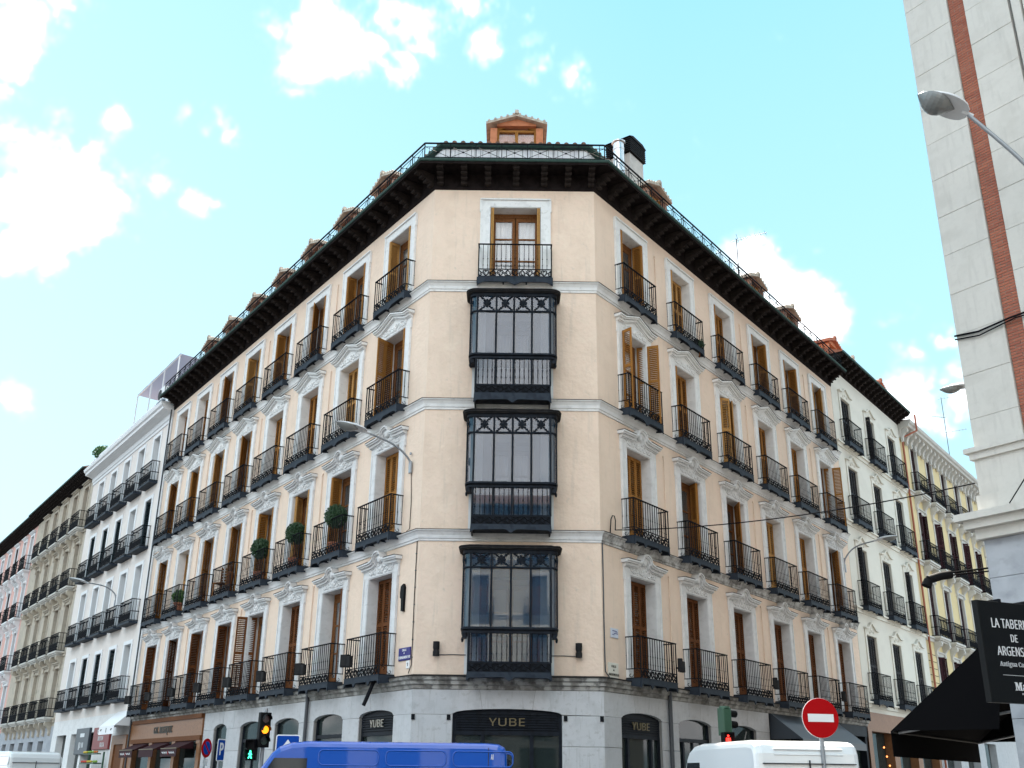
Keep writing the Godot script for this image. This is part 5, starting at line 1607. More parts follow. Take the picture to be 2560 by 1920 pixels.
	put(sg, "bracket", fresh(func(st: SurfaceTool):
		span(st, 0.5, 0.56, 1.66, 1.72, -0.3, 0.0)
		span(st, 1.1, 1.16, 1.66, 1.72, -0.3, 0.0)), M.iron)
	# awning on the street side
	var side := Transform3D(Basis(FR.basis.x, Vector3.UP, FR.basis.z), FR.origin)     # x along the street, z away from the corner building
	var aw := thing("awning", "black cloth awning sloping out over the side street beside the tavern sign", "awning", side * V(-1.6, 2.1, 9.9), "", FR.basis.get_euler().y)
	put(aw, "cloth", fresh(func(st: SurfaceTool):
		var p := [V(0, 2.35, 0), V(6.9, 2.35, 0), V(6.9, 0.48, -2.3), V(0, 0.48, -2.3)]
		quad(st, p[0], p[1], p[2], p[3])
		quad(st, p[3] - V(0, 0.02, 0), p[2] - V(0, 0.02, 0), p[1] - V(0, 0.02, 0), p[0] - V(0, 0.02, 0))
		quad(st, p[3], p[0], p[0] - V(0, 0.02, 0), p[3] - V(0, 0.02, 0))
		for k in 2:
			tri(st, V(6.9 * k, 2.35, 0), V(6.9 * k, 0.48, -2.3), V(6.9 * k, 0.48, -0.3))), M.black_cloth)
	put(aw, "valance", fresh(func(st: SurfaceTool): span(st, 0.0, 6.9, 0.0, 0.48, -2.31, -2.30)), M.black_cloth)
	put(aw, "front_bar", fresh(func(st: SurfaceTool): tube(st, [V(0, 0.46, -2.28), V(6.9, 0.46, -2.28)], 0.03, 6)), M.black)
	put(aw, "folding_arm", fresh(func(st: SurfaceTool):
		tube(st, [V(6.7, 0.45, -2.25), V(6.2, 0.85, -0.02)], 0.03, 6)
		tube(st, [V(0.3, 0.45, -2.25), V(0.6, 0.85, -0.02)], 0.03, 6)), M.galv)
	# black spotlight on an arm at the corner
	var sp := thing("arm_spotlight", "black spotlight on a long double arm reaching out above the awning", "spotlight", side * V(-1.0, 5.75, 9.55), "", FR.basis.get_euler().y)
	put(sp, "arm", fresh(func(st: SurfaceTool):
		tube(st, [V(0.6, 0.05, 0.4), V(-0.5, -0.18, -0.5)], 0.022, 6)
		tube(st, [V(0.6, -0.02, 0.4), V(-0.5, -0.23, -0.52)], 0.018, 6)), M.black)
	put(sp, "head", fresh(func(st: SurfaceTool):
		tube(st, [V(-0.42, -0.2, -0.46), V(-0.62, -0.25, -0.62), V(-0.8, -0.33, -0.8)], 0.085, 10)
		tube(st, [V(-0.8, -0.33, -0.8), V(-0.84, -0.46, -0.85)], 0.085, 10, 0.10)), M.black)

# ------------------------------------------------------------------ street furniture
func lamp_head(parent: Node3D, at: Vector3, to: Vector3, big := 1.0) -> void:
	# shell and bowl between the neck and the tip
	var z := (to - at).normalized()
	var x := Vector3.UP.cross(z).normalized()
	var b := Basis(x, z.cross(x), z)
	var L := at.distance_to(to)
	var shell := func(st: SurfaceTool, low: bool) -> void:
		var rows := 12
		var segs := 14
		var pts := []
		for j in rows + 1:
			var t := float(j) / rows
			var w: float = 0.215 * L / 0.9 * pow(sin(PI * clampf(0.06 + 0.94 * pow(t, 0.75), 0, 1)), 0.6)
			var hgt: float = 0.10 * L / 0.9 * pow(sin(PI * clampf(0.08 + 0.92 * pow(t, 0.8), 0, 1)), 0.7)
			if low:
				var u := clampf((t - 0.30) / 0.66, 0, 1)
				w = 0.19 * L / 0.9 * pow(maxf(sin(PI * u), 0.0), 0.55)
				hgt = -0.15 * L / 0.9 * pow(maxf(sin(PI * u), 0.0), 0.7)
			w *= big
			hgt *= big
			var row := []
			for i in segs + 1:
				var a := PI * i / segs
				row.append(Vector3(cos(a) * w, sin(a) * hgt, t * L))
			pts.append(row)
		for j in rows:
			for i in segs:
				quad(st, pts[j][i + 1], pts[j][i], pts[j + 1][i], pts[j + 1][i + 1])
		if not low:
			for j in rows:
				quad(st, pts[j][0], pts[j][segs], pts[j + 1][segs], pts[j + 1][0])
	put(parent, "head", fresh(func(st: SurfaceTool): shell.call(st, false)), M.lamp_paint, Transform3D(b, at))
	put(parent, "bowl", fresh(func(st: SurfaceTool): shell.call(st, true)), M.lamp_bowl, Transform3D(b, at - b.y * 0.006))
	put(parent, "collar", fresh(func(st: SurfaceTool): tube(st, [V(0, 0, -0.12), V(0, 0.01, 0.12)], 0.04, 8, 0.055)), M.lamp_paint, Transform3D(b, at))

func street_lamp(label: String, frame: Transform3D, pts: Array, tip: Vector3, big := 1.0) -> void:
	# pts: the arm from the wall to the neck, in the frame of a front
	var root := thing("street_lamp", label, "street lamp", frame * pts[0], "street lamps on wall arms")
	var w := []
	for k in pts.size():
		w.append(frame * pts[k] - root.position)
	var smooth := []
	for k in w.size() - 1:
		var a: Vector3 = w[max(k - 1, 0)]
		var d: Vector3 = w[min(k + 2, w.size() - 1)]
		for j in 6:
			smooth.append(w[k].cubic_interpolate(w[k + 1], a, d, j / 6.0))
	smooth.append(w[w.size() - 1])
	put(root, "arm", fresh(func(st: SurfaceTool): tube(st, smooth, 0.034 * big, 8, 0.028 * big)), M.galv)
	put(root, "wall_plate", fresh(func(st: SurfaceTool):
		bevel_box(st, V(0, 0.1, 0.02), V(0.12, 0.34, 0.05), 0.01)
		box(st, V(0, 0.5, 0.02), V(0.06, 0.06, 0.05))), M.galv, Transform3D(frame.basis, Vector3.ZERO))
	lamp_head(root, w[w.size() - 1], frame * tip - root.position, big)

func disc(st: SurfaceTool, r: float, z0: float, z1: float, c := Vector2.ZERO, n := 40) -> void:
	var poly := PackedVector2Array()
	for k in n:
		poly.append(c + Vector2(cos(TAU * k / n), sin(TAU * k / n)) * r)
	prism(st, poly, z0, z1)

func round_rect(w: float, h: float, r: float) -> PackedVector2Array:
	var p := PackedVector2Array()
	for q in [[1, 1, 0.0], [-1, 1, PI / 2], [-1, -1, PI], [1, -1, PI * 1.5]]:
		for k in 5:
			var a: float = q[2] + PI / 2 * k / 4
			p.append(Vector2(q[0] * (w / 2 - r) + cos(a) * r, q[1] * (h / 2 - r) + sin(a) * r))
	return p

func pole(root: Node3D, h: float, r := 0.03) -> void:
	put(root, "pole", fresh(func(st: SurfaceTool):
		tube(st, [V(0, 0, 0), V(0, h, 0)], r, 10)
		lathe(st, [Vector2(r + 0.05, 0.0), Vector2(r + 0.05, 0.02), Vector2(r, 0.05)], 10)), M.galv)

func build_signs() -> void:
	var walk := 0.14
	var t := thing("no_entry_sign", "round red no-entry sign with a white bar in front of the white van", "road sign", V(4.97, 0.0, -17.0), "", 0.15)
	pole(t, 2.35, 0.035)
	put(t, "plate", fresh(func(st: SurfaceTool): disc(st, 0.30, 0.03, 0.045, Vector2(0, 2.575))), M.sign_red)
	put(t, "rim", fresh(func(st: SurfaceTool):
		for k in 40:
			pass
		disc(st, 0.306, 0.018, 0.029, Vector2(0, 2.575))), M.sign_white)
	put(t, "bar", fresh(func(st: SurfaceTool): span(st, -0.215, 0.215, 2.515, 2.635, 0.046, 0.05)), M.sign_white)
	put(t, "clamp", fresh(func(st: SurfaceTool):
		span(st, -0.05, 0.05, 2.3, 2.34, -0.045, 0.02)
		span(st, -0.02, 0.02, 2.34, 2.85, -0.02, 0.016)), M.galv)
	t = thing("one_way_sign", "square blue sign with a white arrow showing above the blue van", "road sign", V(-4.93, walk, -24.2), "", 0.05)
	pole(t, 2.3)
	put(t, "border", fresh(func(st: SurfaceTool): prism(st, round_rect(0.54, 0.54, 0.05), 0.03, 0.04, T(0, 2.06, 0))), M.sign_white)
	put(t, "plate", fresh(func(st: SurfaceTool): prism(st, round_rect(0.49, 0.49, 0.035), 0.041, 0.044, T(0, 2.06, 0))), M.sign_blue)
	put(t, "arrow", fresh(func(st: SurfaceTool): prism(st, PackedVector2Array([Vector2(0, 0.17), Vector2(0.11, 0.02), Vector2(0.045, 0.02), Vector2(0.045, -0.19), Vector2(-0.045, -0.19), Vector2(-0.045, 0.02), Vector2(-0.11, 0.02)]), 0.045, 0.048, T(0, 2.06, 0))), M.sign_white)
	t = thing("parking_sign", "tall narrow blue parking sign with a white letter by the arched doorway", "road sign", V(-7.42, walk, -27.85), "", 1.28)
	pole(t, 2.2)
	put(t, "border", fresh(func(st: SurfaceTool): prism(st, round_rect(0.36, 0.54, 0.04), 0.03, 0.04, T(0, 2.06, 0))), M.sign_white)
	put(t, "plate", fresh(func(st: SurfaceTool): prism(st, round_rect(0.31, 0.49, 0.03), 0.041, 0.044, T(0, 2.06, 0))), M.sign_blue)
	put(t, "letter", letters("P", 0.30, 0.004, "Droid Sans", true), M.sign_white, Transform3D(Basis.from_scale(V(0.9, 1, 1)), V(0, 2.08, 0.047)))
	t = thing("no_parking_sign", "round red and blue no-parking sign in front of the timber shop front", "road sign", V(-8.0, walk, -28.6), "", 1.28)
	pole(t, 2.1)
	put(t, "rim", fresh(func(st: SurfaceTool): disc(st, 0.24, 0.03, 0.04, Vector2(0, 2.12))), M.sign_red)
	put(t, "plate", fresh(func(st: SurfaceTool): disc(st, 0.165, 0.041, 0.044, Vector2(0, 2.12))), M.sign_blue)
	put(t, "slash", fresh(func(st: SurfaceTool): box(st, Vector3.ZERO, V(0.36, 0.045, 0.004), Transform3D(Basis(Vector3.BACK, -PI / 4), V(0, 2.12, 0.047)))), M.sign_red)
	put(t, "tab", fresh(func(st: SurfaceTool): span(st, -0.11, 0.11, 1.68, 1.84, 0.03, 0.036)), M.sign_white)
	# signals
	t = thing("traffic_light", "black traffic light with its amber lamp lit and a green walking man below", "traffic light", V(-5.72, walk, -25.2), "", 0.0)
	pole(t, 2.95, 0.05)
	var hd := put(t, "head", fresh(func(st: SurfaceTool):
		bevel_box(st, V(0, 0, 0.0), V(0.30, 0.86, 0.2), 0.02)), M.black, Transform3D(Basis(Vector3.UP, 0.55) * Basis.from_scale(V(0.86, 0.9, 0.86)), V(0.02, 2.46, 0.12)))
	for k in 3:
		put(hd, "lens", fresh(func(st: SurfaceTool): disc(st, 0.095, 0.10, 0.112, Vector2(0, 0.27 - 0.27 * k), 20)), [plain(0.05, 0.006, 0.006, 0.3), glow(1.0, 0.24, 0.005, 1.0), plain(0.006, 0.03, 0.02, 0.3)][k])
		put(hd, "visor", fresh(func(st: SurfaceTool):
			for j in 12:
				var a := -0.2 + (PI + 0.4) * j / 12
				var b := -0.2 + (PI + 0.4) * (j + 1) / 12
				var c := 0.27 - 0.27 * k
				quad(st, V(cos(a) * 0.11, c + sin(a) * 0.11, 0.1), V(cos(b) * 0.11, c + sin(b) * 0.11, 0.1), V(cos(b) * 0.11, c + sin(b) * 0.11, 0.30), V(cos(a) * 0.11, c + sin(a) * 0.11, 0.30))), M.black)
	var ped := put(t, "pedestrian_head", fresh(func(st: SurfaceTool): bevel_box(st, Vector3.ZERO, V(0.27, 0.54, 0.16), 0.02)), M.black, Transform3D(Basis(Vector3.UP, -0.1) * Basis.from_scale(V(0.86, 0.86, 0.9)), V(-0.22, 2.02, 0.12)))
	put(ped, "walking_man", fresh(func(st: SurfaceTool):
		disc(st, 0.024, 0.085, 0.09, Vector2(0.0, -0.04), 12)
		for q in [[Vector2(0, -0.07), Vector2(0, -0.14), 0.028], [Vector2(0, -0.14), Vector2(0.045, -0.22), 0.016], [Vector2(0, -0.14), Vector2(-0.045, -0.22), 0.016], [Vector2(0, -0.08), Vector2(0.05, -0.13), 0.012], [Vector2(0, -0.08), Vector2(-0.05, -0.11), 0.012]]:
			tube(st, [V(q[0].x, q[0].y, 0.088), V(q[1].x, q[1].y, 0.088)], q[2], 6)), glow(0.05, 1.0, 0.5, 1.3))
	put(ped, "visor", fresh(func(st: SurfaceTool):
		for y in [0.24, -0.005]:
			span(st, -0.12, 0.12, y, y + 0.012, 0.08, 0.2)
			span(st, -0.12, -0.108, y - 0.2, y, 0.08, 0.2)
			span(st, 0.108, 0.12, y - 0.2, y, 0.08, 0.2)), M.black)
	t = thing("traffic_light", "green-backed traffic light seen from behind with a red standing man below", "traffic light", V(4.68, walk, -23.0), "", 0.0)
	pole(t, 2.3, 0.05)
	put(t, "head", fresh(func(st: SurfaceTool):
		bevel_box(st, V(0, 0, 0.0), V(0.22, 0.56, 0.22), 0.025)
		lathe(st, [Vector2(0.12, 0.28), Vector2(0.11, 0.32), Vector2(0.0, 0.33)], 12)), M.signal_green, Transform3D(Basis(Vector3.UP, 0.4), V(0.0, 2.66, 0.0)))
	put(t, "visor", fresh(func(st: SurfaceTool):
		for y in [2.84, 2.62]:
			tube(st, [V(0.1, y, -0.05), V(0.26, y - 0.01, -0.16)], 0.075, 10)), M.black)
	var p2 := put(t, "pedestrian_head", fresh(func(st: SurfaceTool): bevel_box(st, Vector3.ZERO, V(0.22, 0.30, 0.16), 0.02)), M.black, Transform3D(Basis(Vector3.UP, 0.1), V(0.0, 2.29, 0.1)))
	put(p2, "standing_man", fresh(func(st: SurfaceTool):
		disc(st, 0.022, 0.085, 0.09, Vector2(0.0, 0.08), 12)
		for q in [[Vector2(0, 0.04), Vector2(0, -0.03), 0.03], [Vector2(-0.014, -0.03), Vector2(-0.018, -0.12), 0.014], [Vector2(0.014, -0.03), Vector2(0.018, -0.12), 0.014], [Vector2(-0.04, 0.04), Vector2(-0.045, -0.03), 0.011], [Vector2(0.04, 0.04), Vector2(0.045, -0.03), 0.011]]:
			tube(st, [V(q[0].x, q[0].y, 0.088), V(q[1].x, q[1].y, 0.088)], q[2], 6)), glow(1.0, 0.03, 0.02, 1.5))
	put(p2, "visor", fresh(func(st: SurfaceTool):
		span(st, -0.11, 0.11, 0.14, 0.152, 0.08, 0.19)
		span(st, 0.1, 0.11, -0.14, 0.14, 0.08, 0.19)
		span(st, -0.11, -0.10, -0.14, 0.14, 0.08, 0.19)), M.black)

func plaque(called: String, label: String, frame: Transform3D, x: float, y: float, w: float, h: float, mat: Material, lines: Array, ink: Material) -> void:
	var p := thing(called, label, "street sign", frame * V(x, y, 0.0), "", frame.basis.get_euler().y)
	put(p, "plate", fresh(func(st: SurfaceTool): bevel_box(st, V(0, 0, 0.016), V(w, h, 0.028), 0.008)), mat)
	for l in lines:
		put(p, "lettering", letters(l[0], l[1], 0.006, "Droid Sans", true), ink, T(0, l[2], 0.034))

func build_wall_things() -> void:
	street_lamp("pale grey street lamp on a curved arm beside the building's chamfered corner", FL, [V(-0.60, 9.62, 0.04), V(-0.60, 9.95, 0.12), V(-0.60, 10.28, 0.62), V(-0.60, 10.48, 1.5)], V(-0.60, 10.60, 2.42))
	street_lamp("pale grey street lamp on a curved arm where the cream buildings meet", FR, [V(19.55, 9.9, 0.04), V(19.55, 10.4, 0.1), V(19.55, 10.85, 0.6), V(19.55, 11.02, 1.5)], V(19.55, 11.10, 2.38))
	street_lamp("pale grey street lamp on a curved arm on the white building", FL, [V(-31.0, 9.55, 0.04), V(-31.0, 10.1, 0.1), V(-31.0, 10.45, 0.65), V(-31.0, 10.55, 1.6)], V(-31.0, 10.70, 2.45))
	var K := Vector3(9.42, 0, -19.64)
	var fk := Transform3D(FL.basis, K)
	street_lamp("large grey street lamp on a long curved arm before the red brick strip", fk, [V(2.95, 11.6, 0.02), V(2.85, 11.9, 0.3), V(2.42, 13.14, 0.85), V(1.82, 14.36, 1.5)], V(1.22, 14.90, 2.2), 1.4)
	street_lamp("grey street lamp half hidden behind the edge of the stone-clad building", FR, [V(2.0, 10.2, 9.95), V(2.0, 10.5, 9.8), V(2.0, 10.65, 9.4)], V(2.0, 10.7, 8.65))
	plaque("street_name_plate", "blue enamel street name plate on the cream wall beside the corner", FL, -0.48, 4.61, 0.62, 0.33, M.enamel_blue, [["CALLE", 0.055, 0.10], ["DE", 0.035, 0.02], ["FERNANDO VI", 0.07, -0.085]], M.sign_white)
	plaque("number_plate", "small white plate below the blue street name plate", FL, -0.28, 4.33, 0.16, 0.2, M.sign_white, [["1", 0.09, 0.0]], M.seam)
	plaque("painted_tile_plate", "pale blue painted tile plaque on the cream wall above the stone street plate", FR, 0.57, 5.22, 0.36, 0.25, plain(0.52, 0.56, 0.66, 0.3), [], M.enamel_blue)
	var tiles := get_child(get_child_count() - 1)
	for q in [[-0.12, 0.1, 0.045, 0.02], [-0.05, 0.15, -0.02, 0.02], [-0.13, -0.02, -0.05, 0.015], [0.02, 0.14, 0.02, 0.012]]:
		put(tiles, "painted_stroke", fresh(func(st: SurfaceTool): span(st, q[0], q[1], q[2], q[2] + q[3], 0.031, 0.034)), M.enamel_blue)
	plaque("stone_street_plate", "cream stone street name plate with dark letters low beside the corner", FR, 0.47, 4.26, 0.50, 0.38, M.cream_wall, [["CALLE", 0.06, 0.10], ["DE", 0.04, 0.0], ["ARGENSOLA", 0.065, -0.11]], M.letter_dark)
	# wall lamps either side of the lowest glazed bay
	for x in [-1.87, 1.81]:
		var w := thing("wall_light", "grey half-round wall light between the lowest glazed bay and the %s" % ("blue street name plate" if x < 0 else "stone street plate"), "wall light", FC * V(x, 4.52, 0.0), "wall lights beside the lowest bay")
		put(w, "shade", fresh(func(st: SurfaceTool): lathe(st, [Vector2(0.0, 0.36), Vector2(0.085, 0.36), Vector2(0.085, 0.2), Vector2(0.07, 0.15), Vector2(0.085, 0.1), Vector2(0.085, 0.0), Vector2(0.0, 0.0)], 12, Transform3D(Basis(), V(0, 0, 0.12)))), M.lead)
		put(w, "bracket", fresh(func(st: SurfaceTool): span(st, -0.03, 0.03, 0.1, 0.24, 0.0, 0.12)), M.iron)
		put(w, "cable", fresh(func(st: SurfaceTool): tube(st, [V(0, 0.04, 0.02), V(-sign(x) * 0.4, 0.05, 0.015), V(-sign(x) * 0.76, 0.045, 0.015)], 0.012, 5)), M.pipe_dark)
	# floodlights strapped to the lowest balconies
	var order := ["first", "second", "third", "fourth", "fifth", "sixth", "seventh", "eighth"]
	for k in 8:
		flood(FL, -BAYS_L[k] - 0.86, 4.38, 0.5, order[k] + " balcony from the corner on the traffic-light side")
	for k in [0, 2, 4]:
		flood(FR, BAYS_R[k] + 0.95, 4.40, 0.5, order[k] + " balcony from the corner on the no-entry-sign side")
	var o := thing("wall_clock_box", "narrow black fitting fixed to the cream wall above the blue street name plate", "fitting", FL * V(-0.68, 5.75, 0.0), "", FL.basis.get_euler().y)
	put(o, "case", fresh(func(st: SurfaceTool):
		prism(st, PackedVector2Array([Vector2(-0.05, 0.0), Vector2(0.07, -0.03), Vector2(0.08, 0.62), Vector2(0.03, 0.72), Vector2(-0.1, 0.66), Vector2(-0.13, 0.5), Vector2(-0.12, 0.36), Vector2(-0.06, 0.32)]), 0.0, 0.07)), M.black)
	# cables on the walls and across the street
	var c := thing("wall_cable", "thin dark cable running down the cream wall from the lamp arm", "cable", FL * V(-0.1, 4.0, 0.02), "", FL.basis.get_euler().y)
	put(c, "wire", fresh(func(st: SurfaceTool): tube(st, [V(0.02, 3.55, 0.0), V(0.0, 2.0, 0.0), V(0.02, 0.9, 0.005), V(0.0, 0.3, 0.0), V(-0.1, 0.1, 0.02)], 0.012, 5)), M.cable)
	put(c, "wire", fresh(func(st: SurfaceTool): tube(st, [V(-0.5, 5.6, 0.0), V(-0.42, 4.7, 0.0), V(-0.44, 3.95, 0.0), V(-0.36, 3.85, 0.14)], 0.010, 5)), M.cable)
	put(c, "clip", fresh(func(st: SurfaceTool):
		for k in 7:
			box(st, V(0.01, 0.5 + 0.45 * k, 0.0), V(0.035, 0.03, 0.03))), M.pipe_dark)
	c = thing("wall_cable", "thick dark cable running down the corner beside the stone street plate", "cable", FR * V(0.05, 4.05, 0.02), "", FR.basis.get_euler().y)
	put(c, "wire", fresh(func(st: SurfaceTool): tube(st, [V(0.0, 3.55, 0.0), V(0.01, 2.6, 0.0), V(0.0, 1.5, 0.0), V(0.01, 0.5, 0.0), V(0.02, 0.15, 0.0), V(0.18, 0.02, 0.02)], 0.016, 6)), M.pipe_dark)
	var a := FR * V(0.71, 8.02, 0.04)
	var e := fk * V(-0.1, 7.25, 0.05)
	c = thing("overhead_cable", "dark overhead cable strung from a hook on the cream wall across the street", "cable", a)
	put(c, "wire", fresh(func(st: SurfaceTool):
		var pts := []
		for k in 25:
			var t := k / 24.0
			pts.append((e - a) * t - V(0, 0.9 * t * (1 - t), 0))
		tube(st, pts, 0.014, 5)), M.cable)
	put(c, "hook", fresh(func(st: SurfaceTool):
		var pts := [V(-0.25, -0.2, -0.02), V(-0.25, 0.25, 0.02), V(-0.2, 0.36, 0.04), V(-0.13, 0.36, 0.06), V(-0.08, 0.25, 0.06), V(-0.06, 0.04, 0.04), V(0.0, 0.0, 0.0)]
		var w := []
		for p in pts:
			w.append(FR.basis * p)
		tube(st, w, 0.016, 5)), M.iron)
	c = thing("facade_cable", "pair of sagging dark cables round the edge of the stone-clad wall", "cable", fk * V(0, 10.4, 0.03), "", FL.basis.get_euler().y)
	for w in [[[V(-0.05, 0.06, 0.0), V(0.5, -0.03, 0.02), V(1.2, 0.02, 0.03), V(2.4, 0.0, 0.08), V(4.0, 0.4, 0.08)], 0.022], [[V(-0.05, -0.02, 0.0), V(0.5, -0.12, 0.02), V(1.3, -0.02, 0.03), V(2.4, -0.1, 0.08), V(4.0, 0.3, 0.08)], 0.016], [[V(0.75, -3.8, 0.42), V(1.4, -3.0, 0.3), V(2.2, -2.0, 0.1), V(3.0, -1.3, 0.08)], 0.012]]:
		put(c, "wire", fresh(func(st: SurfaceTool): tube(st, w[0], w[1], 5)), M.cable)
	# aerials
	aerial(FR * V(14.4, 21.0, -1.5), 2.9, "thin television aerial on a mast behind the roof railing")
	aerial(FR * V(48.6, 21.5, -1.5), 5.4, "tall television aerial with several arms above the yellow building")
	# plants and a chair on the balconies
	for k in 3:
		leafy("clipped_bush", "round clipped green bush in a pot on the second-floor balcony %s from the chamfered corner" % ["second", "third", "fourth"][k], FL * V([-4.95, -7.98, -11.05][k], 7.95, 0.20), V(0.36, 0.38, 0.30), 2600, 0, true, 0.045, "clipped bushes on the balconies", 0.80)
	leafy("balcony_plant", "small loose green plant in a pot on a balcony near the white building", FL * V(-19.9, 7.95, 0.2), V(0.32, 0.28, 0.2), 500, 3, true, 0.07)
	var fp := leafy("trailing_plant", "dark trailing plant hanging on a balcony handrail under the bracketed eaves", FR * V(6.2, 15.0, 0.28), V(0.22, 0.16, 0.1), 260, 2, false, 0.06)
	chair("dark wooden slatted chair standing on a balcony beside a small statue", FL * V(-14.9, 7.95, 0.18), FL.basis.get_euler().y + 0.5)

func flood(frame: Transform3D, x: float, y: float, z: float, where: String) -> void:
	var f := thing("floodlight", "black floodlight on the lowest " + where, "floodlight", frame * V(x, y, z), "floodlights on the lowest balconies", frame.basis.get_euler().y)
	put(f, "case", fresh(func(st: SurfaceTool):
		bevel_box(st, V(0, 0.2, 0.09), V(0.24, 0.34, 0.14), 0.02, Transform3D(Basis(Vector3.UP, 0.5), Vector3.ZERO))
		bevel_box(st, V(0.24, 0.17, 0.04), V(0.2, 0.3, 0.1), 0.02)), M.lead)
	put(f, "bracket", fresh(func(st: SurfaceTool): span(st, -0.02, 0.3, 0.1, 0.14, -0.03, 0.03)), M.iron)

func aerial(at: Vector3, h: float, label: String) -> void:
	var t := thing("television_aerial", label, "aerial", at)
	put(t, "mast", fresh(func(st: SurfaceTool): tube(st, [V(0, 0, 0), V(0, h, 0)], 0.025, 6)), M.pipe_dark)
	put(t, "arm", fresh(func(st: SurfaceTool):
		var levels := [h - 0.08] if h < 4 else [h - 0.1, h - 1.5, h - 2.6]
		for k in levels.size():
			var y: float = levels[k]
			var d := V(1.0, 0.06, 0.5 - 0.9 * (k % 2)) * (1.0 if k % 2 == 0 else -0.8)
			tube(st, [V(0, y, 0) - d * 0.2, V(0, y, 0) + d * 1.2], 0.014, 5)
			for j in 7:
				var c := V(0, y, 0) + d * (0.0 + 0.19 * j)
				tube(st, [c - V(-d.z, 0, d.x).normalized() * 0.22, c + V(-d.z, 0, d.x).normalized() * 0.22], 0.007, 4)
		if h < 4:
			tube(st, [V(-0.2, h - 1.3, 0), V(0.25, h - 1.25, 0.1)], 0.012, 5)
			tube(st, [V(0.0, h + 0.25, 0), V(0.1, h - 0.35, 0.1)], 0.01, 5)), M.pipe_dark)

func chair(label: String, at: Vector3, turn: float) -> void:
	var t := thing("chair", label, "chair", at, "", turn)
	for q in [[-0.2, -0.18], [0.2, -0.18], [-0.2, 0.18], [0.2, 0.18]]:
		put(t, "leg", made("chair_leg", func(st: SurfaceTool): span(st, -0.02, 0.02, 0, 0.45, -0.02, 0.02)), M.door_wood, T(q[0], 0, q[1]))
	put(t, "seat", fresh(func(st: SurfaceTool): bevel_box(st, V(0, 0.47, 0), V(0.46, 0.04, 0.44), 0.01)), M.door_wood)
	put(t, "backrest", fresh(func(st: SurfaceTool):
		for k in 5:
			span(st, -0.2, 0.2, 0.6 + k * 0.11, 0.66 + k * 0.11, -0.22, -0.19)
		for s in [-1.0, 1.0]:
			span(st, s * 0.2, s * 0.23, 0.45, 1.15, -0.225, -0.185)), M.door_wood)
	var b := thing("statuette", "small dark carved figure standing on the balcony beside the chair", "statuette", at + FL.basis.x * 0.95, "")
	put(b, "figure", fresh(func(st: SurfaceTool): lathe(st, [Vector2(0.0, 0.0), Vector2(0.12, 0.0), Vector2(0.13, 0.06), Vector2(0.09, 0.1), Vector2(0.11, 0.35), Vector2(0.14, 0.6), Vector2(0.13, 0.75), Vector2(0.05, 0.82), Vector2(0.075, 0.9), Vector2(0.07, 1.0), Vector2(0.0, 1.06)], 10)), M.brown)

func bevel_profile(st: SurfaceTool, poly: PackedVector2Array, z0: float, z1: float, b: float) -> void:
	# an outline drawn across the width, with its long edges rounded off in three steps
	var p := poly
	if Geometry2D.is_polygon_clockwise(p):
		p.reverse()
	var n := p.size()
	var inset := func(d: float) -> Array:
		var out := []
		for k in n:
			var e0 := (p[k] - p[(k + n - 1) % n]).normalized()
			var e1 := (p[(k + 1) % n] - p[k]).normalized()
			var m0 := Vector2(-e0.y, e0.x)
			var m1 := Vector2(-e1.y, e1.x)
			out.append(p[k] + (m0 + m1) * d / (1.0 + m0.dot(m1)))
		return out
	var rings := []
	for q in [[1.0, 0.0], [0.45, 0.16], [0.16, 0.45], [0.0, 1.0]]:
		rings.append([inset.call(b * q[0]), b * q[1]])
	var layers := []
	for r in rings:
		layers.append([r[0], z0 + r[1]])
	for k in range(rings.size() - 1, -1, -1):
		layers.append([rings[k][0], z1 - rings[k][1]])
	for j in layers.size() - 1:
		for k in n:
			var k2 := (k + 1) % n
			var a0: Vector2 = layers[j][0][k]
			var a1: Vector2 = layers[j][0][k2]
			var b0: Vector2 = layers[j + 1][0][k]
			var b1: Vector2 = layers[j + 1][0][k2]
			quad(st, V(b0.x, b0.y, layers[j + 1][1]), V(b1.x, b1.y, layers[j + 1][1]), V(a1.x, a1.y, layers[j][1]), V(a0.x, a0.y, layers[j][1]))
	var cap := PackedVector2Array(layers[0][0])
	prism(st, cap, z0 - 0.001, z0)
	prism(st, cap, z1, z1 + 0.001)

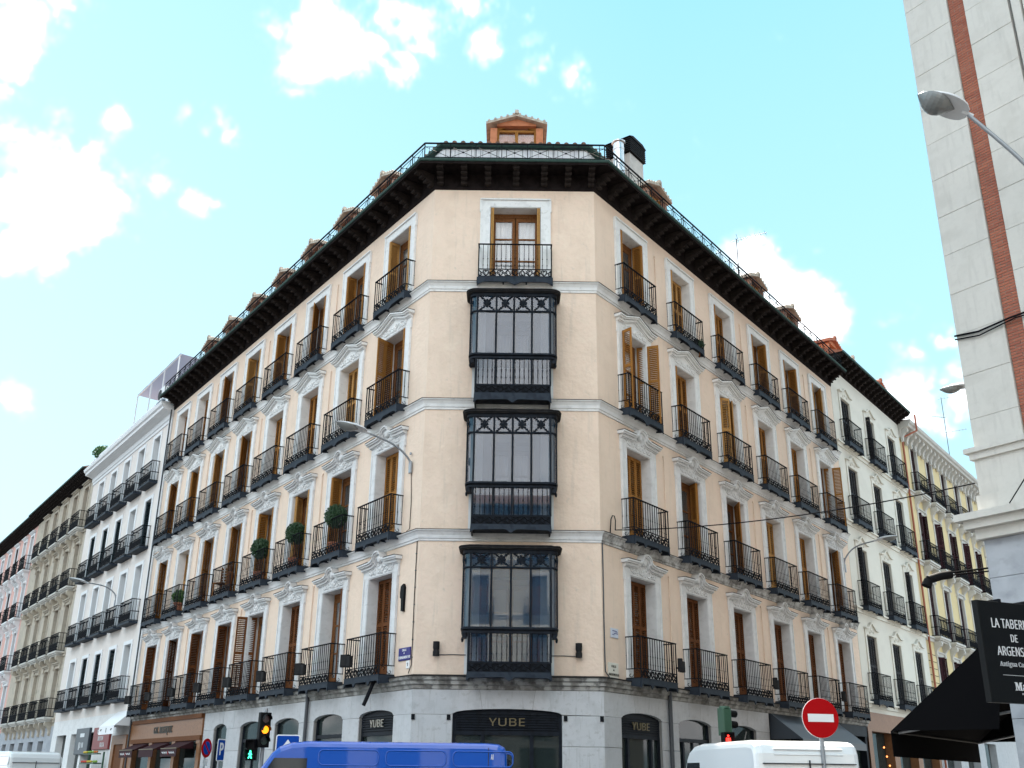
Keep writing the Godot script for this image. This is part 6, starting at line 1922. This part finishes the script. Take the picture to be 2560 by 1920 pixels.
func van(label: String, at: Vector3, turn: float, paint: Material, L: float, H: float, W: float, style: String) -> Node3D:
	# x: forwards is -x; the side z = +W/2 faces the camera when turn is 0
	var t := thing("van", label, "van", at, "vans in the street", turn)
	var body := PackedVector2Array([Vector2(-L / 2, 0.45), Vector2(-L / 2 - 0.02, 0.95), Vector2(-L / 2 + 0.12, 1.12), Vector2(-L / 2 + 0.75, 1.28), Vector2(-L / 2 + 1.28, H - 0.22), Vector2(-L / 2 + 1.42, H - 0.11), Vector2(-L / 2 + 1.65, H - 0.03), Vector2(-L / 2 + 2.0, H), Vector2(L / 2 - 0.45, H), Vector2(L / 2 - 0.2, H - 0.02), Vector2(L / 2 - 0.09, H - 0.08), Vector2(L / 2 - 0.04, H - 0.2), Vector2(L / 2, 1.1), Vector2(L / 2, 0.45)])
	put(t, "body", fresh(func(st: SurfaceTool): bevel_profile(st, body, -W / 2, W / 2, 0.11)), paint)
	for s in [-1.0, 1.0]:
		put(t, "side_window", fresh(func(st: SurfaceTool): prism(st, PackedVector2Array([Vector2(-L / 2 + 0.95, 1.3), Vector2(-L / 2 + 1.35, H - 0.32), Vector2(-L / 2 + 2.0, H - 0.32), Vector2(-L / 2 + 2.0, 1.3)]), s * (W / 2 + 0.002) - 0.003, s * (W / 2 + 0.002) + 0.003)), M.van_glass)
		for x in [-L / 2 + 0.95, L / 2 - 1.05]:
			var wh := put(t, "wheel", made("tyre", func(st: SurfaceTool): lathe(st, [Vector2(0.2, -0.1), Vector2(0.31, -0.1), Vector2(0.34, -0.07), Vector2(0.34, 0.07), Vector2(0.31, 0.1), Vector2(0.2, 0.1)], 24, Transform3D(Basis(Vector3.RIGHT, PI / 2), Vector3.ZERO))), M.rubber, T(x, 0.34, s * (W / 2 - 0.06)))
			put(wh, "rim", made("rim", func(st: SurfaceTool): lathe(st, [Vector2(0.0, 0.09), Vector2(0.12, 0.09), Vector2(0.2, 0.07), Vector2(0.2, -0.07), Vector2(0.0, -0.07)], 20, Transform3D(Basis(Vector3.RIGHT, PI / 2), Vector3.ZERO))), M.galv)
		put(t, "headlight", fresh(func(st: SurfaceTool): box(st, V(-L / 2 + 0.03, 0.95, s * (W / 2 - 0.28)), V(0.16, 0.2, 0.3))), M.lamp_bowl)
	put(t, "windscreen", fresh(func(st: SurfaceTool):
		var a := Vector2(-L / 2 + 0.80, 1.33)
		var b := Vector2(-L / 2 + 1.25, H - 0.26)
		quad(st, V(a.x - 0.012, a.y, -W / 2 + 0.2), V(b.x - 0.012, b.y, -W / 2 + 0.2), V(b.x - 0.012, b.y, W / 2 - 0.2), V(a.x - 0.012, a.y, W / 2 - 0.2))), M.van_glass)
	put(t, "bumper", fresh(func(st: SurfaceTool):
		span(st, -L / 2 - 0.06, -L / 2 + 0.1, 0.35, 0.62, -W / 2 + 0.05, W / 2 - 0.05)
		span(st, L / 2 - 0.1, L / 2 + 0.05, 0.35, 0.6, -W / 2 + 0.05, W / 2 - 0.05)), M.rubber)
	# pressed panels on the sides
	for s in [-1.0, 1.0] if style == "plain" else []:
		put(t, "pressed_panel", fresh(func(st: SurfaceTool):
			var x := -L / 2 + 2.15
			while x < L / 2 - 0.9:
				var w := 1.32
				for q in [[H - 0.16, H - 0.44], [H - 0.52, 0.75]]:
					var pts := []
					for p in round_rect(w - 0.14, q[0] - q[1], 0.09):
						pts.append(V(x + w / 2 + p.x, (q[0] + q[1]) / 2 + p.y, s * (W / 2 + 0.001)))
					pts.append(pts[0])
					tube(st, pts, 0.014, 5)
				x += w), paint)
	put(t, "rear_door_seam", fresh(func(st: SurfaceTool):
		span(st, L / 2 - 0.035, L / 2 + 0.004, H - 0.36, H - 0.345, -W / 2 + 0.1, W / 2 - 0.1)
		span(st, L / 2 - 0.03, L / 2 + 0.004, 0.6, H - 0.3, -0.005, 0.005)), M.seam)
	for s in [-1.0, 1.0]:
		put(t, "rear_light", fresh(func(st: SurfaceTool): span(st, L / 2 - 0.06, L / 2 + 0.012, 0.8, 1.3, s * (W / 2 - 0.02), s * (W / 2 - 0.14))), M.sign_red)
	if style == "ribbed":
		put(t, "roof_rib", fresh(func(st: SurfaceTool):
			for y in [H - 0.14, H - 0.22]:
				tube(st, [V(L / 2 - 0.042, y, -W / 2 + 0.3), V(L / 2 - 0.042, y, W / 2 - 0.3)], 0.014, 5)), paint)
		put(t, "aerial", fresh(func(st: SurfaceTool):
			tube(st, [V(-L / 2 + 2.2, H, 0.1), V(-L / 2 + 2.35, H + 0.2, 0.1)], 0.008, 5)
			ball(st, V(-L / 2 + 2.2, H, 0.1), V(0.03, 0.02, 0.03), 6, 4)), M.rubber)
	return t

func build_vans() -> void:
	var b := van("blue panel van with pressed sides passing in front of the corner door", V(-2.95, 0.0, -22.2), 0.0, M.van_blue, 5.96, 2.26, 1.85, "plain")
	put(b, "corner_panel", fresh(func(st: SurfaceTool): prism(st, PackedVector2Array([Vector2(2.57, 0.7), Vector2(2.585, 0.7), Vector2(2.585, 2.16), Vector2(2.57, 2.18)]), 0.90, 0.930)), M.seam)
	put(b, "lettering", letters("ALUMINIO", 0.1, 0.004, "Droid Sans", true), M.sign_white, Transform3D(Basis(Vector3.UP, 0.25) * Basis.from_scale(V(0.42, 1.0, 1)), V(2.77, 2.0, 0.90)))
	van("white panel van with a ribbed rear and small roof aerial behind the no-entry sign", V(4.35, 0.0, -19.2), -1.40, M.van_white, 4.6, 2.24, 1.75, "ribbed")
	van("white van parked along the street below the sooty beige building", V(-17.6, 0.0, -38.0), -0.72, M.van_white, 4.8, 2.25, 1.8, "plain")

func build_shop_things() -> void:
	var turn := FL.basis.get_euler().y
	# small dark awnings over the timber shop's windows
	for k in 3:
		var x: float = [-22.95, -20.1, -17.2][k]
		var a := thing("shop_awning", ["short dark awning with pale script at the timber shop's end by the white awning", "plain short dark awning over the timber shop's middle window", "short dark awning with pale script beside the no-parking sign"][k], "awning", FL * V(x, 2.2, 0.06), "dark awnings of the timber shop", turn)
		put(a, "cloth", fresh(func(st: SurfaceTool): bar_along(st, [Vector2(-0.95, 0.0), Vector2(0.95, 0.0)], 1, 0.0, 0.28, 0.60, 0.62)), M.maroon_shutter)
		put(a, "top", fresh(func(st: SurfaceTool): quad(st, V(-0.95, 0.56, 0.0), V(0.95, 0.56, 0.0), V(0.95, 0.285, 0.62), V(-0.95, 0.285, 0.62))), M.maroon_shutter)
		put(a, "edge", fresh(func(st: SurfaceTool): span(st, -0.95, 0.95, 0.28, 0.31, 0.60, 0.63)), M.gold)
		put(a, "side", fresh(func(st: SurfaceTool):
			for s in [-0.95, 0.95]:
				tri(st, V(s, 0.56, 0), V(s, 0.28, 0.6), V(s, 0.28, 0.0))), M.maroon_shutter)
		if k != 1:
			put(a, "script", fresh(func(st: SurfaceTool):
				for e in [-1.0, 1.0]:
					var pts := []
					for j in 30:
						pts.append(V(e * 0.42 - 0.33 + j * 0.0225, 0.14 + 0.03 * sin(j * 1.7) + 0.02 * sin(j * 0.6), 0.626))
					tube(st, pts, 0.008, 4)), M.sign_white)
			put(a, "red_mark", fresh(func(st: SurfaceTool): span(st, -0.025, 0.025, 0.07, 0.2, 0.621, 0.626)), M.sign_red)
	var w := thing("white_awning", "white cloth awning with small black marks at the foot of the white building", "awning", FL * V(-26.3, 3.2, 0.0), "", turn)
	put(w, "top", fresh(func(st: SurfaceTool):
		quad(st, V(-1.25, 1.05, 0.0), V(1.25, 1.05, 0.0), V(1.25, 0.36, 0.75), V(-1.25, 0.36, 0.75))
		for s in [-1.25, 1.25]:
			tri(st, V(s, 1.05, 0), V(s, 0.36, 0.75), V(s, 0.36, 0.0))), M.sign_white)
	put(w, "valance", fresh(func(st: SurfaceTool): span(st, -1.25, 1.25, 0.0, 0.36, 0.74, 0.752)), M.sign_white)
	put(w, "mark", fresh(func(st: SurfaceTool):
		span(st, -0.04, 0.04, 0.08, 0.28, 0.753, 0.757)
		for x in [-0.85, 0.85]:
			span(st, x - 0.15, x + 0.05, 0.16, 0.2, 0.753, 0.757)
			span(st, x - 0.1, x + 0.12, 0.21, 0.24, 0.753, 0.757)), M.black)
	var r := thing("fruit_shop_sign", "dark red shop board with pale lettering above the fruit stall", "sign", FL * V(-29.6, 2.62, 0.06), "", turn)
	put(r, "board", fresh(func(st: SurfaceTool): bevel_box(st, V(0, 0.5, 0.0), V(2.9, 1.02, 0.1), 0.02)), M.red_panel)
	for l in [["TOMAS", -0.3, 0.8], ["MUCHA", 0.0, 0.5], ["FRUTA", 0.4, 0.2]]:
		put(r, "lettering", letters(l[0], 0.2, 0.01), M.lamp_paint, T(l[1], l[2], 0.056))
	var d := thing("slate_sign", "slate grey shop board with worn white marks beside the red board", "sign", FL * V(-33.2, 2.45, 0.06), "", turn)
	put(d, "board", fresh(func(st: SurfaceTool): bevel_box(st, V(0, 0.6, 0.0), V(2.6, 1.25, 0.12), 0.02)), M.slate_panel)
	put(d, "marks", fresh(func(st: SurfaceTool):
		span(st, -0.4, 0.45, 0.8, 0.98, 0.061, 0.066)
		for q in [[-0.45, 0.2, 0.12, 0.36], [-0.2, 0.28, 0.1, 0.26], [0.1, 0.3, 0.1, 0.24], [0.3, 0.3, 0.1, 0.24]]:
			span(st, q[0], q[0] + q[2], q[1], q[1] + q[3], 0.061, 0.066)), M.lamp_paint)
	var br := thing("shop_door", "brown timber shop door in its frame below the white awning", "door", FL * V(-26.4, 0.0, 0.0), "", turn)
	put(br, "frame", fresh(func(st: SurfaceTool):
		span(st, -1.2, -0.75, 0.0, 3.2, 0.0, 0.1)
		span(st, 0.75, 1.15, 0.0, 3.2, 0.0, 0.1)
		span(st, -0.75, 0.75, 2.8, 3.2, 0.0, 0.1)), M.shop_wood)
	put(br, "leaf", fresh(func(st: SurfaceTool): span(st, -0.75, 0.75, 0.0, 2.8, 0.0, 0.04)), M.brown)
	# fruit set out on a stall
	var stall := thing("fruit_stall", "green slatted fruit stall against the white building", "stall", FL * V(-29.6, 0.0, 0.5), "", turn)
	for k in 3:
		put(stall, "shelf", fresh(func(st: SurfaceTool): span(st, -1.3, 1.3, 1.55 + k * 0.42, 1.6 + k * 0.42, -0.35 + k * 0.08, 0.2 - k * 0.1)), M.signal_green)
	for s in [-1.0, 1.0]:
		put(stall, "post", fresh(func(st: SurfaceTool): span(st, s * 1.3, s * 1.36, 0, 2.5, -0.35, -0.28)), M.signal_green)
	var cols := [plain(0.6, 0.16, 0.02, 0.4), plain(0.55, 0.04, 0.02, 0.4), plain(0.6, 0.42, 0.03, 0.4), plain(0.2, 0.35, 0.04, 0.4)]
	var one := made("fruit", func(st: SurfaceTool): ball(st, Vector3.ZERO, V(0.06, 0.055, 0.06), 8, 5))
	for k in 3:
		for j in 14:
			var fr := put(self, "fruit", one, cols[(k + int(j / 5.0)) % 4], Transform3D(Basis(), FL * V(-30.8 + j * 0.185 + rng.randf_range(-0.02, 0.02), 1.657 + k * 0.42, 0.5 - 0.02 + rng.randf_range(-0.05, 0.05))))
			fr.name = numbered("fruit")
			tag(fr, ["orange", "red", "yellow", "green"][(k + int(j / 5.0)) % 4] + " round fruit in a row on the green stall", "fruit", "fruit on the stall")
	# dark awning along the second street's shops
	var da := thing("shop_awning", "wide faded black awning over the shop behind the no-entry sign", "awning", FR * V(13.6, 2.9, -0.02), "", FR.basis.get_euler().y)
	put(da, "top", fresh(func(st: SurfaceTool):
		quad(st, V(-3.1, 0.85, 0.0), V(3.1, 0.85, 0.0), V(3.1, 0.0, 1.1), V(-3.1, 0.0, 1.1))
		for s in [-3.1, 3.1]:
			tri(st, V(s, 0.85, 0), V(s, 0.0, 1.1), V(s, 0.0, 0.0))), M.slate_panel)
	put(da, "valance", fresh(func(st: SurfaceTool): span(st, -3.1, 3.1, -0.22, 0.0, 1.09, 1.10)), M.slate_panel)
	# a low barrier of lamps glimpsed in the dark shop beyond
	for k in 3:
		var lm := thing("shop_lamp", "tiny orange lamp glowing inside the dark shop of the pale cream building", "lamp", FR * V(22.0 + 0.25 * k, 2.95 - 0.35 * k, 0.02), "orange lamps in the dark shop", FR.basis.get_euler().y)
		put(lm, "bulb", made("bulb", func(st: SurfaceTool): ball(st, V(0, 0, 0.04), V(0.05, 0.04, 0.04), 8, 5)), glow(1.0, 0.3, 0.08, 1.0))

func build_ground() -> void:
	structure("road", fresh(func(st: SurfaceTool): quad(st, V(-300, 0, -300), V(300, 0, -300), V(300, 0, 300), V(-300, 0, 300))), M.asphalt)
	# pavements round the blocks, with a kerb
	var run := [flat2(FL * V(-72, 0, 0)), flat2(FL.origin), flat2(FR.origin), flat2(FR * V(50, 0, 0))]
	structure("pavement", fresh(func(st: SurfaceTool): sweep(st, [Vector2(2.3, 0.0), Vector2(2.3, 0.14), Vector2(-0.5, 0.15)], run)), M.paving)
	var fk := Transform3D(FL.basis, Vector3(9.42, 0, -19.64))
	var run2 := [flat2(FR * V(40, 0, 10.0)), flat2(fk.origin), flat2(fk * V(40, 0, 0))]
	run2.reverse()
	var poly := PackedVector2Array([flat2(fk * V(-2.0, 0, 2.0)), flat2(fk * V(40, 0, 2.0)), flat2(fk * V(40, 0, -2)), flat2(FR * V(40, 0, 11)), flat2(FR * V(40, 0, 8.2)), flat2(FR * V(-2.5, 0, 8.2))])
	structure("pavement_across", fresh(func(st: SurfaceTool): prism(st, poly, -0.14, 0.0, Transform3D(Basis(Vector3(1, 0, 0), Vector3(0, 0, 1), Vector3(0, -1, 0)), Vector3.ZERO))), M.paving)

func _ready() -> void:
	rng.seed = 20
	make_frames()
	make_light()
	make_materials()
	build_ground()
	build_corner_block()
	build_neighbours()
	build_near()
	build_signs()
	build_wall_things()
	build_vans()
	build_shop_things()
